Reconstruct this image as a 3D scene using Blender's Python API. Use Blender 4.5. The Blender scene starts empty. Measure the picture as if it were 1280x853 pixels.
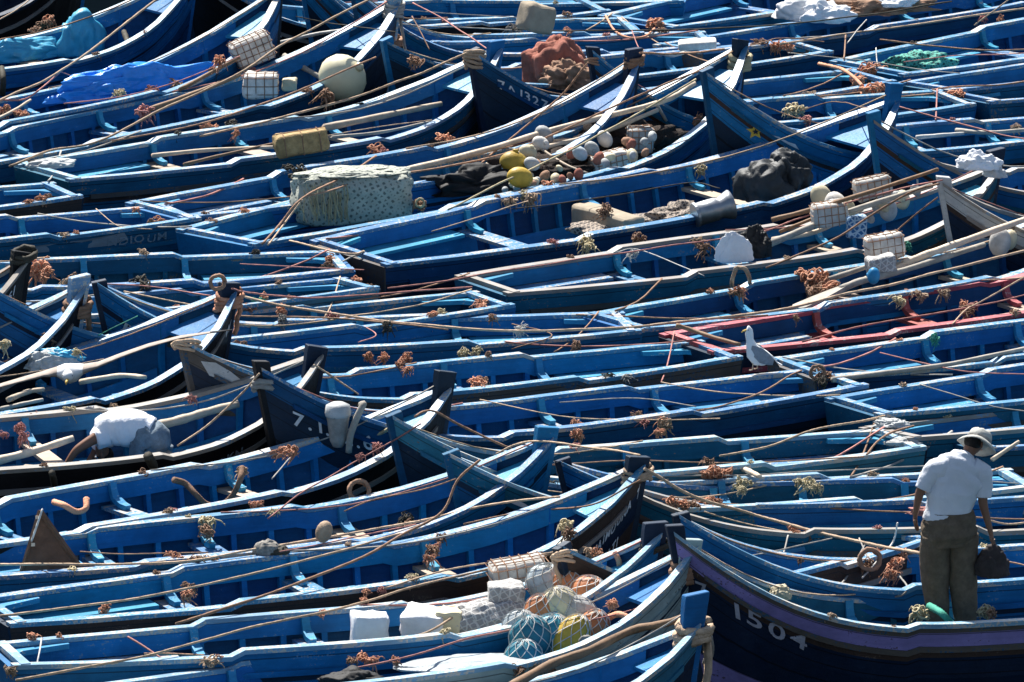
import bpy, bmesh, math, random
from mathutils import Vector, Matrix, Euler, noise
R = math.radians
random.seed(11)
SC = bpy.context.scene

# ---------------------------------------------------------------- camera
CAMH, PITCH, FPX = 15.95, 13.0, 8250.0        # height above the water, downward tilt, focal length in photo pixels
cam_d = bpy.data.cameras.new('camera'); cam_d.lens = FPX/1280*36; cam_d.sensor_width = 36
cam_d.clip_start = 1; cam_d.clip_end = 3000
cam = bpy.data.objects.new('camera', cam_d); SC.collection.objects.link(cam)
cam.location = (0, 0, CAMH); cam.rotation_euler = (R(90-PITCH), 0, 0)
SC.camera = cam
SC.render.resolution_x, SC.render.resolution_y = 1024, 682

# ---------------------------------------------------------------- sky, sun, exposure
SUN_EL, SUN_AZ = 52.0, -22.0                   # the sun stands beyond the boats, a little to the left
w = bpy.data.worlds.new('World'); SC.world = w; w.use_nodes = True
nt = w.node_tree; bg = nt.nodes['Background']
sky = nt.nodes.new('ShaderNodeTexSky'); sky.sky_type = 'NISHITA'; sky.sun_disc = False
sky.sun_elevation = R(SUN_EL); sky.sun_rotation = R(SUN_AZ)
nt.links.new(sky.outputs[0], bg.inputs[0]); bg.inputs[1].default_value = 0.068
sd = bpy.data.lights.new('sun', 'SUN'); sd.energy = 5.0; sd.angle = R(0.5); sd.color = (1, .965, .9)
so = bpy.data.objects.new('sun', sd); SC.collection.objects.link(so)
v = Vector((math.sin(R(SUN_AZ))*math.cos(R(SUN_EL)), math.cos(R(SUN_AZ))*math.cos(R(SUN_EL)), math.sin(R(SUN_EL))))
so.rotation_euler = v.to_track_quat('Z', 'Y').to_euler(); so.location = v*60
SC.view_settings.view_transform = 'Standard'; SC.view_settings.look = 'None'
SC.view_settings.exposure = 1.0; SC.view_settings.gamma = 1
SC.view_settings.use_curve_mapping = False
SC.cycles.max_bounces = 5

# ---------------------------------------------------------------- where a photo pixel meets a level plane
_sp, _cp = math.sin(R(PITCH)), math.cos(R(PITCH))
def P(px, py, z):
    a, b = (px-640)/FPX, -(py-426.5)/FPX
    d = Vector((a, _cp + b*_sp, -_sp + b*_cp))
    t = (z-CAMH)/d.z
    return Vector((a*t, d.y*t, z))
def Pd(px, py, dist):                          # a point at a given distance from the camera
    a, b = (px-640)/FPX, -(py-426.5)/FPX
    d = Vector((a, _cp + b*_sp, -_sp + b*_cp)).normalized()
    return Vector((0, 0, CAMH)) + d*dist
def scale_at(p):                               # photo pixels per metre at a point
    return FPX/(p.y*_cp + (CAMH-p.z)*_sp)
FB = 0.78                                      # gunwale height above the water amidships

# ---------------------------------------------------------------- materials
def sock(n, *names):
    for k in names:
        if k in n.inputs: return n.inputs[k]
class NT:
    def __init__(s, name):
        s.m = bpy.data.materials.new(name); s.m.use_nodes = True; s.t = s.m.node_tree
        s.b = s.t.nodes['Principled BSDF']
    def n(s, typ, **kw):
        x = s.t.nodes.new(typ)
        for k, v_ in kw.items(): setattr(x, k, v_)
        return x
    def l(s, a, b): s.t.links.new(a, b)
    def noise(s, vec, scale, detail=4, rough=.6):
        x = s.n('ShaderNodeTexNoise'); s.l(vec, x.inputs['Vector'])
        x.inputs['Scale'].default_value = scale; x.inputs['Detail'].default_value = detail; x.inputs['Roughness'].default_value = rough
        return x.outputs['Fac']
    def ramp(s, fac, stops):
        x = s.n('ShaderNodeValToRGB'); s.l(fac, x.inputs[0]); e = x.color_ramp.elements
        while len(e) < len(stops): e.new(.5)
        for q, (p_, c) in zip(e, stops): q.position = p_; q.color = (*c, 1) if len(c) == 3 else c
        return x.outputs['Color']
    def mix(s, fac, a, b, mode='MIX'):
        x = s.n('ShaderNodeMix', data_type='RGBA', blend_type=mode)
        for i, v_ in ((0, fac), (6, a), (7, b)):
            if hasattr(v_, 'is_output') or hasattr(v_, 'links'): s.l(v_, x.inputs[i])
            elif i == 0: x.inputs[0].default_value = v_
            else: x.inputs[i].default_value = (*v_, 1)
        return x.outputs[2]
    def bump(s, h, strength, dist):
        x = s.n('ShaderNodeBump'); x.inputs['Strength'].default_value = strength; x.inputs['Distance'].default_value = dist
        s.l(h, x.inputs['Height']); s.l(x.outputs[0], s.b.inputs['Normal'])

M = {}
def paint(name, col, wear=.5, under=(.32,.27,.21), rough=.42, streak=.35, spec=.5):
    """old boat paint: tone that wanders, streaks along the planks, patches worn to what lies under it"""
    g = NT(name); tc = g.n('ShaderNodeTexCoord'); oi = g.n('ShaderNodeObjectInfo')
    off = g.n('ShaderNodeVectorMath', operation='MULTIPLY_ADD')
    g.l(tc.outputs['Object'], off.inputs[0]); off.inputs[1].default_value = (1, 1, 1)
    cmb = g.n('ShaderNodeCombineXYZ'); ml = g.n('ShaderNodeMath', operation='MULTIPLY'); g.l(oi.outputs['Random'], ml.inputs[0]); ml.inputs[1].default_value = 90
    g.l(ml.outputs[0], cmb.inputs[0]); g.l(ml.outputs[0], cmb.inputs[1]); g.l(cmb.outputs[0], off.inputs[2])
    vec = off.outputs[0]
    st = g.n('ShaderNodeVectorMath', operation='MULTIPLY'); g.l(vec, st.inputs[0]); st.inputs[1].default_value = (.35, 3.5, 5)
    n1 = g.noise(vec, 2.2, 6, .65); n2 = g.noise(st.outputs[0], 5, 5, .7); n3 = g.noise(vec, 38, 3, .6)
    c0 = g.ramp(n1, [(.25, tuple(x*.62 for x in col)), (.55, col), (.8, tuple(min(1, x*1.35+.012) for x in col))])
    c1 = g.mix(streak, c0, g.ramp(n2, [(.3, (.45,.45,.45)), (.6, (1,1,1))]), 'MULTIPLY')
    uv = g.n('ShaderNodeUVMap'); sx = g.n('ShaderNodeSeparateXYZ'); g.l(uv.outputs[0], sx.inputs[0])
    m1 = g.n('ShaderNodeMath', operation='MULTIPLY_ADD'); g.l(sx.outputs[1], m1.inputs[0]); m1.inputs[1].default_value = 8.3; m1.inputs[2].default_value = .5
    wb = g.n('ShaderNodeMath', operation='MULTIPLY_ADD'); g.l(n1, wb.inputs[0]); wb.inputs[1].default_value = .12; g.l(m1.outputs[0], wb.inputs[2])
    m2 = g.n('ShaderNodeMath', operation='FRACT'); g.l(wb.outputs[0], m2.inputs[0])
    m3 = g.n('ShaderNodeMath', operation='LESS_THAN'); g.l(m2.outputs[0], m3.inputs[0]); m3.inputs[1].default_value = .09
    c1 = g.mix(m3.outputs[0], c1, tuple(x*.3 for x in col))
    n4 = g.noise(vec, .9, 4, .7)                  # salt and grime that dull whole stretches
    gm = g.n('ShaderNodeMapRange'); g.l(n4, gm.inputs[0]); gm.inputs[1].default_value = .5; gm.inputs[2].default_value = .75; gm.inputs[3].default_value = 0; gm.inputs[4].default_value = .32
    c1 = g.mix(gm.outputs[0], c1, tuple(x*.55+.035 for x in col))
    hs = g.n('ShaderNodeHueSaturation'); g.l(c1, hs.inputs['Color'])
    mr = g.n('ShaderNodeMapRange'); g.l(oi.outputs['Random'], mr.inputs[0]); mr.inputs[3].default_value = .476; mr.inputs[4].default_value = .500
    g.l(mr.outputs[0], hs.inputs['Hue'])
    ws = g.n('ShaderNodeMath', operation='ADD'); g.l(n2, ws.inputs[0]); g.l(n3, ws.inputs[1])
    ws2 = g.n('ShaderNodeMath', operation='ADD'); g.l(ws.outputs[0], ws2.inputs[0]); g.l(n1, ws2.inputs[1])
    ed = 1.90 - .42*wear
    wm = g.n('ShaderNodeMapRange'); g.l(ws2.outputs[0], wm.inputs[0]); wm.inputs[1].default_value = ed; wm.inputs[2].default_value = ed+.06
    c2 = g.mix(wm.outputs[0], hs.outputs[0], under)
    g.l(c2, g.b.inputs['Base Color'])
    rr = g.n('ShaderNodeMapRange'); g.l(n3, rr.inputs[0]); rr.inputs[3].default_value = rough-.08; rr.inputs[4].default_value = rough+.2
    g.l(rr.outputs[0], g.b.inputs['Roughness'])
    sock(g.b, 'Specular IOR Level').default_value = spec
    hh = g.n('ShaderNodeMath', operation='ADD'); g.l(n2, hh.inputs[0]); g.l(n3, hh.inputs[1])
    g.bump(hh.outputs[0], .45, .006)
    M[name] = g.m; return g.m

paint('blue', (.005,.122,.36), .38, (.11,.20,.29), .5, .4, .22)
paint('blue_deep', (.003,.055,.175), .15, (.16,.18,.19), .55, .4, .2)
paint('blue_bright', (.005,.150,.43), .32, (.14,.25,.36), .5, .35, .22)
paint('blue_teal', (.006,.095,.20), .42, (.20,.16,.12), .55, .4, .2)
paint('cap_blue', (.05,.20,.44), .85, (.42,.38,.33), .38)
paint('cap_pale', (.19,.34,.52), .85, (.50,.45,.38), .38)
paint('cap_wood', (.29,.26,.22), .6, (.15,.25,.35), .5)
paint('knee_blue', (.03,.25,.48), .42, (.45,.43,.40), .42, .35, .3)
paint('lettering_dim', (.40,.40,.47), .45, (.03,.04,.08), .6)
paint('lettering_faint', (.22,.26,.30), .6, (.03,.05,.08), .6)
paint('navy', (.004,.016,.045), .12, (.06,.06,.06), .5, .35, .25)
paint('black', (.003,.003,.005), .1, (.05,.045,.04), .5, .35, .25)
paint('brown', (.035,.016,.010), .35, (.10,.07,.05), .6)
paint('weathered', (.10,.085,.07), .7, (.02,.07,.13), .7)
paint('white', (.50,.51,.50), .35, (.10,.13,.16), .5)
paint('turquoise', (.025,.17,.28), .35, (.15,.14,.12), .5)
paint('purple', (.24,.20,.46), .45, (.08,.05,.06), .5)
paint('red', (.42,.09,.065), .6, (.45,.30,.26), .5)
paint('pale_green', (.33,.42,.42), .35, (.15,.16,.15), .5)
paint('raw_wood', (.46,.37,.27), .3, (.25,.19,.13), .7)
paint('grey_wood', (.27,.24,.21), .4, (.12,.10,.09), .75)
paint('lettering', (.74,.75,.76), .22, (.10,.12,.15), .6)
paint('lettering_yellow', (.75,.52,.05), .3, (.03,.04,.06), .6)

# ---------------------------------------------------------------- object helpers
def tag(o, label=None, cat=None, group=None, kind=None):
    if label: o['label'] = label
    if cat: o['category'] = cat
    if group: o['group'] = group
    if kind: o['kind'] = kind
    return o
def empty(name, loc=(0,0,0), rot=(0,0,0)):
    o = bpy.data.objects.new(name, None); SC.collection.objects.link(o)
    o.location = loc; o.rotation_euler = rot; o.empty_display_size = .2
    return o
def mobj(name, vs, fs, mats, parent=None, mi=None, smooth=False, loc=None, rot=None):
    me = bpy.data.meshes.new(name); me.from_pydata([tuple(q) for q in vs], [], fs)
    if not isinstance(mats, (list, tuple)): mats = [mats]
    for m_ in mats: me.materials.append(M[m_] if isinstance(m_, str) else m_)
    if mi:
        for p_, k in zip(me.polygons, mi): p_.material_index = k
    if smooth:
        for p_ in me.polygons: p_.use_smooth = True
    me.update()
    o = bpy.data.objects.new(name, me); SC.collection.objects.link(o)
    if parent: o.parent = parent
    if loc is not None: o.location = loc
    if rot is not None: o.rotation_euler = rot
    return o
def loft(rings, closed=True, caps=True):
    n = len(rings[0]); vs = [p_ for r_ in rings for p_ in r_]; fs = []
    for i in range(len(rings)-1):
        for j in range(n if closed else n-1):
            k = (j+1) % n
            fs.append((i*n+j, i*n+k, (i+1)*n+k, (i+1)*n+j))
    if caps and closed:
        fs.append(tuple(reversed(range(n)))); fs.append(tuple(range((len(rings)-1)*n, len(rings)*n)))
    return vs, fs
def tube_geo(pts, r, n=6, twist=0.0, squash=1.0):
    pts = [Vector(p_) for p_ in pts]; rings = []; up = Vector((0,0,1))
    for i, p_ in enumerate(pts):
        t = (pts[min(i+1, len(pts)-1)] - pts[max(i-1, 0)])
        t = t.normalized() if t.length > 1e-9 else Vector((1,0,0))
        if i == 0:
            a = t.cross(up if abs(t.z) < .95 else Vector((1,0,0))).normalized()
        else:
            a = (a - t*a.dot(t)); a = a.normalized() if a.length > 1e-6 else t.orthogonal().normalized()
        b = t.cross(a).normalized(); rr = r[i] if isinstance(r, (list, tuple)) else r
        rings.append([p_ + a*rr*math.cos(2*math.pi*j/n + twist*i) + b*rr*squash*math.sin(2*math.pi*j/n + twist*i) for j in range(n)])
    return loft(rings)
def join_geo(parts):
    V, F = [], []
    for vs, fs in parts:
        k = len(V); V += list(vs); F += [tuple(x+k for x in f) for f in fs]
    return V, F
def box_geo(c, s, rz=0):
    c = Vector(c); V = []
    ca, sa = math.cos(rz), math.sin(rz)
    for z in (-.5, .5):
        for x, y in ((-.5,-.5), (.5,-.5), (.5,.5), (-.5,.5)):
            X, Y = x*s[0], y*s[1]; V.append(c + Vector((X*ca-Y*sa, X*sa+Y*ca, z*s[2])))
    return V, [(3,2,1,0), (4,5,6,7), (0,1,5,4), (1,2,6,5), (2,3,7,6), (3,0,4,7)]
def interp(tab, x):
    for (x0, y0), (x1, y1) in zip(tab, tab[1:]):
        if x <= x1:
            t = (x-x0)/(x1-x0) if x1 > x0 else 0
            t = max(0, min(1, t)); return y0 + (y1-y0)*(t*t*(3-2*t)*.35 + t*.65)
    return tab[-1][1]

# ---------------------------------------------------------------- the setting
def water_mat():
    g = NT('harbour_water'); tc = g.n('ShaderNodeTexCoord')
    g.b.inputs['Base Color'].default_value = (.002,.004,.006,1); g.b.inputs['Roughness'].default_value = .5
    sock(g.b, 'Specular IOR Level').default_value = .0
    a = g.noise(tc.outputs['Object'], 2.5, 4, .6)
    g.bump(a, .6, .08); M['water'] = g.m
water_mat()
o = mobj('water', [(-900,-200,0), (900,-200,0), (900,2500,0), (-900,2500,0)], [(0,1,2,3)], 'water'); tag(o, kind='structure')
# ---------------------------------------------------------------- the boats
SCHEMES = {   # outer bands from the gunwale down: rubbing strake, top strake, stripe, side, lower side, bottom
 'navy':   ('blue_deep', 'blue_deep', 'navy', 'navy', 'navy', 'black'),
 'black':  ('grey_wood', 'black', 'black', 'black', 'black', 'black'),
 'blue':   ('blue', 'blue', 'navy', 'blue', 'blue_deep', 'navy'),
 'striped':('blue_teal', 'blue', 'brown', 'blue', 'navy', 'navy'),
 'peeling': ('weathered', 'weathered', 'navy', 'navy', 'navy', 'black'),
 'brown':  ('grey_wood', 'brown', 'navy', 'navy', 'brown', 'black'),
 'weathered': ('weathered', 'blue_teal', 'brown', 'blue_teal', 'navy', 'black'),
 'turq':   ('turquoise', 'turquoise', 'navy', 'navy', 'navy', 'black'),
 'white':  ('grey_wood', 'white', 'brown', 'navy', 'navy', 'black'),
 'pale':   ('pale_green', 'pale_green', 'navy', 'pale_green', 'pale_green', 'navy'),
 'purple': ('weathered', 'purple', 'brown', 'navy', 'navy', 'purple', 'black', 'weathered'),
 'red':    ('red', 'navy', 'navy', 'navy', 'navy', 'black'),
 'tealtop':('blue_teal', 'blue_teal', 'navy', 'blue_deep', 'navy', 'navy'),
 'teal':   ('blue_teal', 'blue_teal', 'blue_teal', 'blue_teal', 'blue_teal', 'navy'),
}
BOATS = {}
PLAN = [(0,.64), (.12,.80), (.3,.95), (.45,1.0), (.62,.99), (.74,.91), (.84,.75), (.92,.49), (.965,.27), (1.0,.06)]
class Boat:
    pass
def make_boat(key, S, T, w, scheme, label, inner='blue', cap='cap_blue', h=.85, B=None, roll=None, thw=('cap_blue','cap_blue','raw_wood'),
              step=(.30,.63), lean=True, raw_post=None, ribs=True):
    """S, T: where the middle of the transom and the top of the stem stand; w: how wide the hull lies open to the eye"""
    b = Boat(); rnd = random.Random(key); b.key = key
    s3 = P(S[0], S[1], FB+.04); t3 = P(T[0], T[1], FB+h)
    d = Vector((t3.x-s3.x, t3.y-s3.y, 0)); b.L = d.length; b.yaw = math.atan2(d.y, d.x)
    mid = (s3+t3)/2; sc = scale_at(Vector((mid.x, mid.y, FB)))
    sin_t = (CAMH-FB)/math.hypot(mid.y, CAMH-FB); cos_t = math.sqrt(1-sin_t**2)
    need = w*abs(math.cos(b.yaw))/sc
    b.B = B or max(1.45, min(1.95, need/sin_t)); b.near = -1 if d.x > 0 else 1
    rl = roll if roll is not None else math.asin(max(-.12, min(.14, (need - b.B*sin_t)/(b.B*cos_t))))
    b.roll = rl*(1 if d.x > 0 else -1) if lean else 0
    b.h = h; L, hb = b.L, b.B/2
    prot = h*0+{'R7':.24,'R3':.2,'L7':.12,'R8':.2,'R5':.17,'Rj':.26,'Re':.2}.get(key, rnd.uniform(.09,.14) if S[0] < T[0] else rnd.uniform(.03,.07)); Hs = h-prot; st0, st1 = step; up = rnd.uniform(.035, .055)
    stem_top = FB+h
    def zr(s):
        z = FB + .05*(1-s)**3 + Hs*max(0, (s-.45)/.55)**3.3
        k = max(0, min(1, (s-st0)/.02))*max(0, min(1, (st1+.02-s)/.02))
        return z + up*k
    def xb(s, z):                              # the stem rakes forward as it rises
        return s*L - .30*max(0, (stem_top-z)/stem_top)*s**5 + .10*(1-s)**6*(z/FB)*-1
    ZK = -.22
    def half(s, z):
        top = zr(s); u = max(0, min(1, (top-z)/(top-ZK)))
        f = interp([(0,1), (.25,.975), (.5,.90), (.75,.70), (.92,.36), (1,.05)], u)
        v_ = interp([(0,1), (.25,.84), (.5,.66), (.75,.44), (1,.05)], u)
        m_ = max(0, (s-.55)/.45)
        return hb*interp(PLAN, s)*(f*(1-m_)+v_*m_)
    def surf(s, z, side, off=0):               # a point on the planking; off > 0 is outwards
        return Vector((xb(s, z), side*max(.012, half(s, z)+off), z))
    b.surf, b.zr = surf, zr
    root = empty('fishing_boat', (s3.x, s3.y, 0), (b.roll, 0, b.yaw)); b.root = root
    tag(root, label, 'boat', 'blue fishing boats packed in the harbour')
    sch = SCHEMES[scheme]; sch = sch if len(sch) >= 7 else sch+('black',)
    N = 30
    SS = [1-(1-i/N)**1.15 if i/N > .5 else i/N for i in range(N+1)]
    base = 1-(.5)**1.15
    SS = [i/N for i in range(N+1)] + []
    SS = sorted(set(SS + [st0, st0+.02, st1, st1+.02]))
    # hull: outer skin, bottom, inner skin in one shell
    depths = [0, .05, .20, .27, .46]; fr = [.4, .75, 1.0]
    def prof(s):
        top = zr(s)-.015; zs = [top-x for x in depths]
        zl = zs[-1]; zs += [zl + (ZK-zl)*f for f in fr]
        return zs
    rings = []
    for s in SS:
        zs = prof(s)
        ring = [surf(s, z, 1) for z in zs] + [surf(s, z, -1) for z in reversed(zs)]
        inn = [max(z, -.02+.10*max(0, s-.6)) for z in zs]
        ring += [surf(s, z, -1, -.022) for z in inn] + [surf(s, z, 1, -.022) for z in reversed(inn)]
        rings.append(ring)
    n = len(rings[0]); vs = [p_ for r_ in rings for p_ in r_]; fs = []; mi = []
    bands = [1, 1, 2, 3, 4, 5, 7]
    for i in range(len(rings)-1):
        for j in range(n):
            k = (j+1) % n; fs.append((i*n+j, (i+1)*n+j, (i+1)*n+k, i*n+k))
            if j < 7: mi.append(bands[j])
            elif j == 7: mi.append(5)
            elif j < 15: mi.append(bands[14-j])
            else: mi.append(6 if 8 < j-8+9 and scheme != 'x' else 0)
    if len(sch) == 8: mi = [8 if (q == 1 and k % n in (0, 14)) else q for k, q in enumerate(mi)]
    hull = mobj('hull', vs, fs, [inner, sch[1], sch[2], sch[3], sch[4], sch[5], {'blue':'blue_deep','blue_bright':'blue_deep'}.get(inner, inner), sch[6]]+([sch[7]] if len(sch) == 8 else []), root, mi)  # blue inner skins go deeper: shade between the ribs put into the colour
    uvl = hull.data.uv_layers.new(name='UVMap'); dd = [0,.05,.20,.27,.46,.66,.90,1.1]
    for lp in hull.data.loops:
        q = lp.vertex_index; j = q % n; j = j if j < 8 else 15-j if j < 16 else 0
        uvl.data[lp.index].uv = (hull.data.vertices[q].co.x, dd[j] if q % n < 16 else 0)
    for p_ in hull.data.polygons: p_.use_smooth = False
    def sweep(name, prof_, side, s0=0, s1=1.0, mat='blue', nseg=None):
        """prof_(s) -> list of (inset from the planking at this height, z)"""
        rr = []
        for s in [x for x in SS if s0 <= x <= s1]:
            c = []
            for ins, z in prof_(s):
                y = max(.006, half(s, min(z, zr(s)))-ins)
                c.append(Vector((xb(s, z), side*y, z)))
            if side < 0: c.reverse()
            rr.append(c)
        vs_, fs_ = loft(rr)
        return mobj(name, vs_, fs_, mat, root)
    for side in (1, -1):
        cw = .088
        g = sweep('gunwale', lambda s: [(-.022, zr(s)-.022), (cw, zr(s)-.022), (cw, zr(s)+.018), (-.022, zr(s)+.018)], side, 0, 1, cap)
        sweep('rubbing_strake', lambda s: [(-.030, zr(s)-.235), (.01, zr(s)-.235), (.01, zr(s)-.185), (-.030, zr(s)-.185)], side, 0.01, .985, sch[0])
        sweep('inner_rail', lambda s: [(.060, zr(s)-.175), (.085, zr(s)-.175), (.085, zr(s)-.026), (.060, zr(s)-.026)], side, 0.02, .95, inner)
        sweep('stringer', lambda s: [(.060, zr(s)-.47), (.085, zr(s)-.47), (.085, zr(s)-.275), (.060, zr(s)-.275)], side, 0.02, st0+.015, inner)
        sweep('ceiling_plank', lambda s: [(.065, zr(s)-.62), (.085, zr(s)-.62), (.085, zr(s)-.44), (.065, zr(s)-.44)], side, st0+.02, .90, inner)
    def skin_pt(s, z, side, off):                # a point lying just off the real facets of the planking
        s = max(0, min(.998, s)); i = max(q for q in range(len(SS)-1) if SS[q] <= s+1e-9); f = (s-SS[i])/(SS[i+1]-SS[i])
        za, zb_ = prof(SS[i]), prof(SS[i+1]); zc = [p_+(q-p_)*f for p_, q in zip(za, zb_)]
        j = 0
        while j < len(zc)-2 and z < zc[j+1]: j += 1
        g_ = max(0, min(1, (zc[j]-z)/(zc[j]-zc[j+1])))
        A = surf(SS[i], za[j], side).lerp(surf(SS[i], za[j+1], side), g_); C_ = surf(SS[i+1], zb_[j], side).lerp(surf(SS[i+1], zb_[j+1], side), g_)
        p_ = A.lerp(C_, f); p_.y += side*off; p_.z = z; return p_
    b.skin_pt = skin_pt
    # frames: each one bent timber from gunwale to gunwale
    nr = int(L*.93/.37) if ribs else 0
    for i in range(nr):
        s = .055 + i*.37/L
        if s > .93: break
        pts_o, pts_i = [], []
        zb = .04+.12*max(0, s-.6)
        zz = [zr(s)-.03, zr(s)-.2, zr(s)-.38, zr(s)-.52, zb]
        ds = .024/L
        for side in (1, -1):
            zl = zz if side == 1 else list(reversed(zz))
            for z in zl:
                pts_o.append((s, z, side))
        rr = []
        for s_, z, side in pts_o:
            y0 = max(.02, half(s_, z)-.021); y1 = max(.01, half(s_, z)-.078)
            x = xb(s_, z); dz = .045 if z <= zb+1e-6 else 0
            rr.append([Vector((x-.026, side*y0, z)), Vector((x+.026, side*y0, z)), Vector((x+.026, side*y1, z+dz)), Vector((x-.026, side*y1, z+dz))])
        vs_, fs_ = loft(rr); mobj('rib', vs_, fs_, inner, root)
    # transom with its cap board
    zs = prof(0); pts = [surf(0, z, 1) for z in zs] + [surf(0, z, -1) for z in reversed(zs)]
    nn = len(pts); tv = [p_+Vector((-.02,0,0)) for p_ in pts] + [p_+Vector((.035,0,0)) for p_ in pts]
    tf = [tuple(range(nn)), tuple(reversed(range(nn, 2*nn)))] + [(j, nn+j, nn+(j+1) % nn, (j+1) % nn) for j in range(nn)]
    tr = mobj('transom', tv, tf, [sch[3] if scheme not in ('navy','black') else 'weathered'], root)
    y = half(0, zr(0)); cv, cf = box_geo((.0, 0, zr(0)+.002), (.085, 2*y+.045, .045))
    mobj('transom_cap', cv, cf, cap, root)
    for side in (1, -1):                       # corner brackets lying under the gunwale
        l_ = rnd.uniform(.5, .8); z = zr(.04)-.03
        a = [surf(.012, z, side, -.086), surf(l_/L, z, side, -.086), surf(l_/L, z, side, -.15), surf(.012+.16/L, z, side, -.21), surf(.012, z, side, -.42)]
        vv = [p_+Vector((0,0,-.045)) for p_ in a] + [p_+Vector((0,0,.0)) for p_ in a]
        ff = [tuple(reversed(range(5))), tuple(range(5, 10))] + [(j, (j+1) % 5, 5+(j+1) % 5, 5+j) for j in range(5)]
        mobj('corner_bracket', vv, ff, 'knee_blue', root)
    # thwarts, knees
    ths = [rnd.uniform(.27,.31), rnd.uniform(.47,.51), rnd.uniform(.66,.70)]
    for i, s in enumerate(ths):
        z = zr(s)-.25; wd = rnd.uniform(.17,.25)/L/2
        rr = []
        for k in range(7):
            q = -1 + 2*k/6
            ya, yb = q*(half(s-wd, z)-.05), q*(half(s+wd, z)-.05)
            xa, xbb = (s-wd)*L, (s+wd)*L
            rr.append([Vector((xa, ya, z)), Vector((xbb, yb, z)), Vector((xbb, yb, z+.035)), Vector((xa, ya, z+.035))])
        vs_, fs_ = loft(rr); mobj('thwart', vs_, fs_, thw[i], root)
        for side in (1, -1):
            zt = zr(s)
            off = [(.085, -.005), (.10, -.08), (.13, -.14), (.20, -.18), (.27, -.205), (.36, -.213)]
            hw = [.034, .034, .037, .042, .04, .03]
            xk = s*L + rnd.uniform(-.02,.02)+.0; rr = []
            for (ins, dz), q in zip(off, hw):
                y0 = half(s, zt)-ins
                nrm = Vector((0, -side*.35, 1)).normalized() if ins > .18 else Vector((0, -side, .3)).normalized()
                c = Vector((xk, side*y0, zt+dz))
                rr.append([c+Vector((-q,0,0)), c+Vector((q,0,0)), c+Vector((q,0,0))+nrm*.05, c+Vector((-q,0,0))+nrm*.05])
            vs_, fs_ = loft(rr); mobj('knee', vs_, fs_, 'knee_blue' if scheme != 'red' else 'red', root)
    # benches round the stern
    for side in (1, -1):
        rr = []
        for s in (.015, .08, .16, ths[0]-.03):
            z = zr(s)-.22; yo = half(s, z)-.05; yi = yo - .27
            c = [Vector((s*L, side*yo, z)), Vector((s*L, side*yi, z)), Vector((s*L, side*yi, z+.035)), Vector((s*L, side*yo, z+.035))]
            rr.append(c if side > 0 else c[::-1])
        vs_, fs_ = loft(rr); mobj('bench', vs_, fs_, rnd.choice(['cap_blue','knee_blue','knee_blue']), root)
    # small foredeck
    rr = []
    for s in (.915, .94, .96, .975):
        z = zr(s)-.14; y = max(.02, half(s, z)-.05)
        rr.append([Vector((xb(s,z), -y, z)), Vector((xb(s,z), y, z)), Vector((xb(s,z), y, z+.03)), Vector((xb(s,z), -y, z+.03))])
    vs_, fs_ = loft(rr); mobj('foredeck', vs_, fs_, rnd.choice([inner, inner, 'knee_blue']), root)
    # stem post
    rr = []
    zs_ = [ZK, .1, .45, .85, 1.2, FB+h-.25, FB+h-.05, FB+h]
    for i, z in enumerate(zs_):
        xf = xb(1, z)+.05; xk = xf-((.20 if i < 6 else .215) if S[0] < T[0] else (.14 if i < 6 else .155)); hw_ = .040 if i < 6 else .048
        dz = rnd.choice([-.02,0,.03,.05]) if i == 7 else 0
        rr.append([Vector((xk, -hw_, z)), Vector((xf, -hw_, z-dz)), Vector((xf, hw_, z-dz)), Vector((xk, hw_, z))])
    vs_, fs_ = loft(rr)
    pm = raw_post or {'white':'white', 'pale':'pale_green', 'red':'red'}.get(scheme, rnd.choice(['navy','blue_deep','blue']))
    p_ = mobj('stem_post', vs_, fs_, pm, root)
    bv = p_.modifiers.new('b', 'BEVEL'); bv.width = .007; bv.segments = 1
    BOATS[key] = b
    print('BOAT %-5s L %.2f B %.2f yaw %.0f roll %.1f' % (key, b.L, b.B, math.degrees(b.yaw), math.degrees(b.roll)))
    return b

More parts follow.
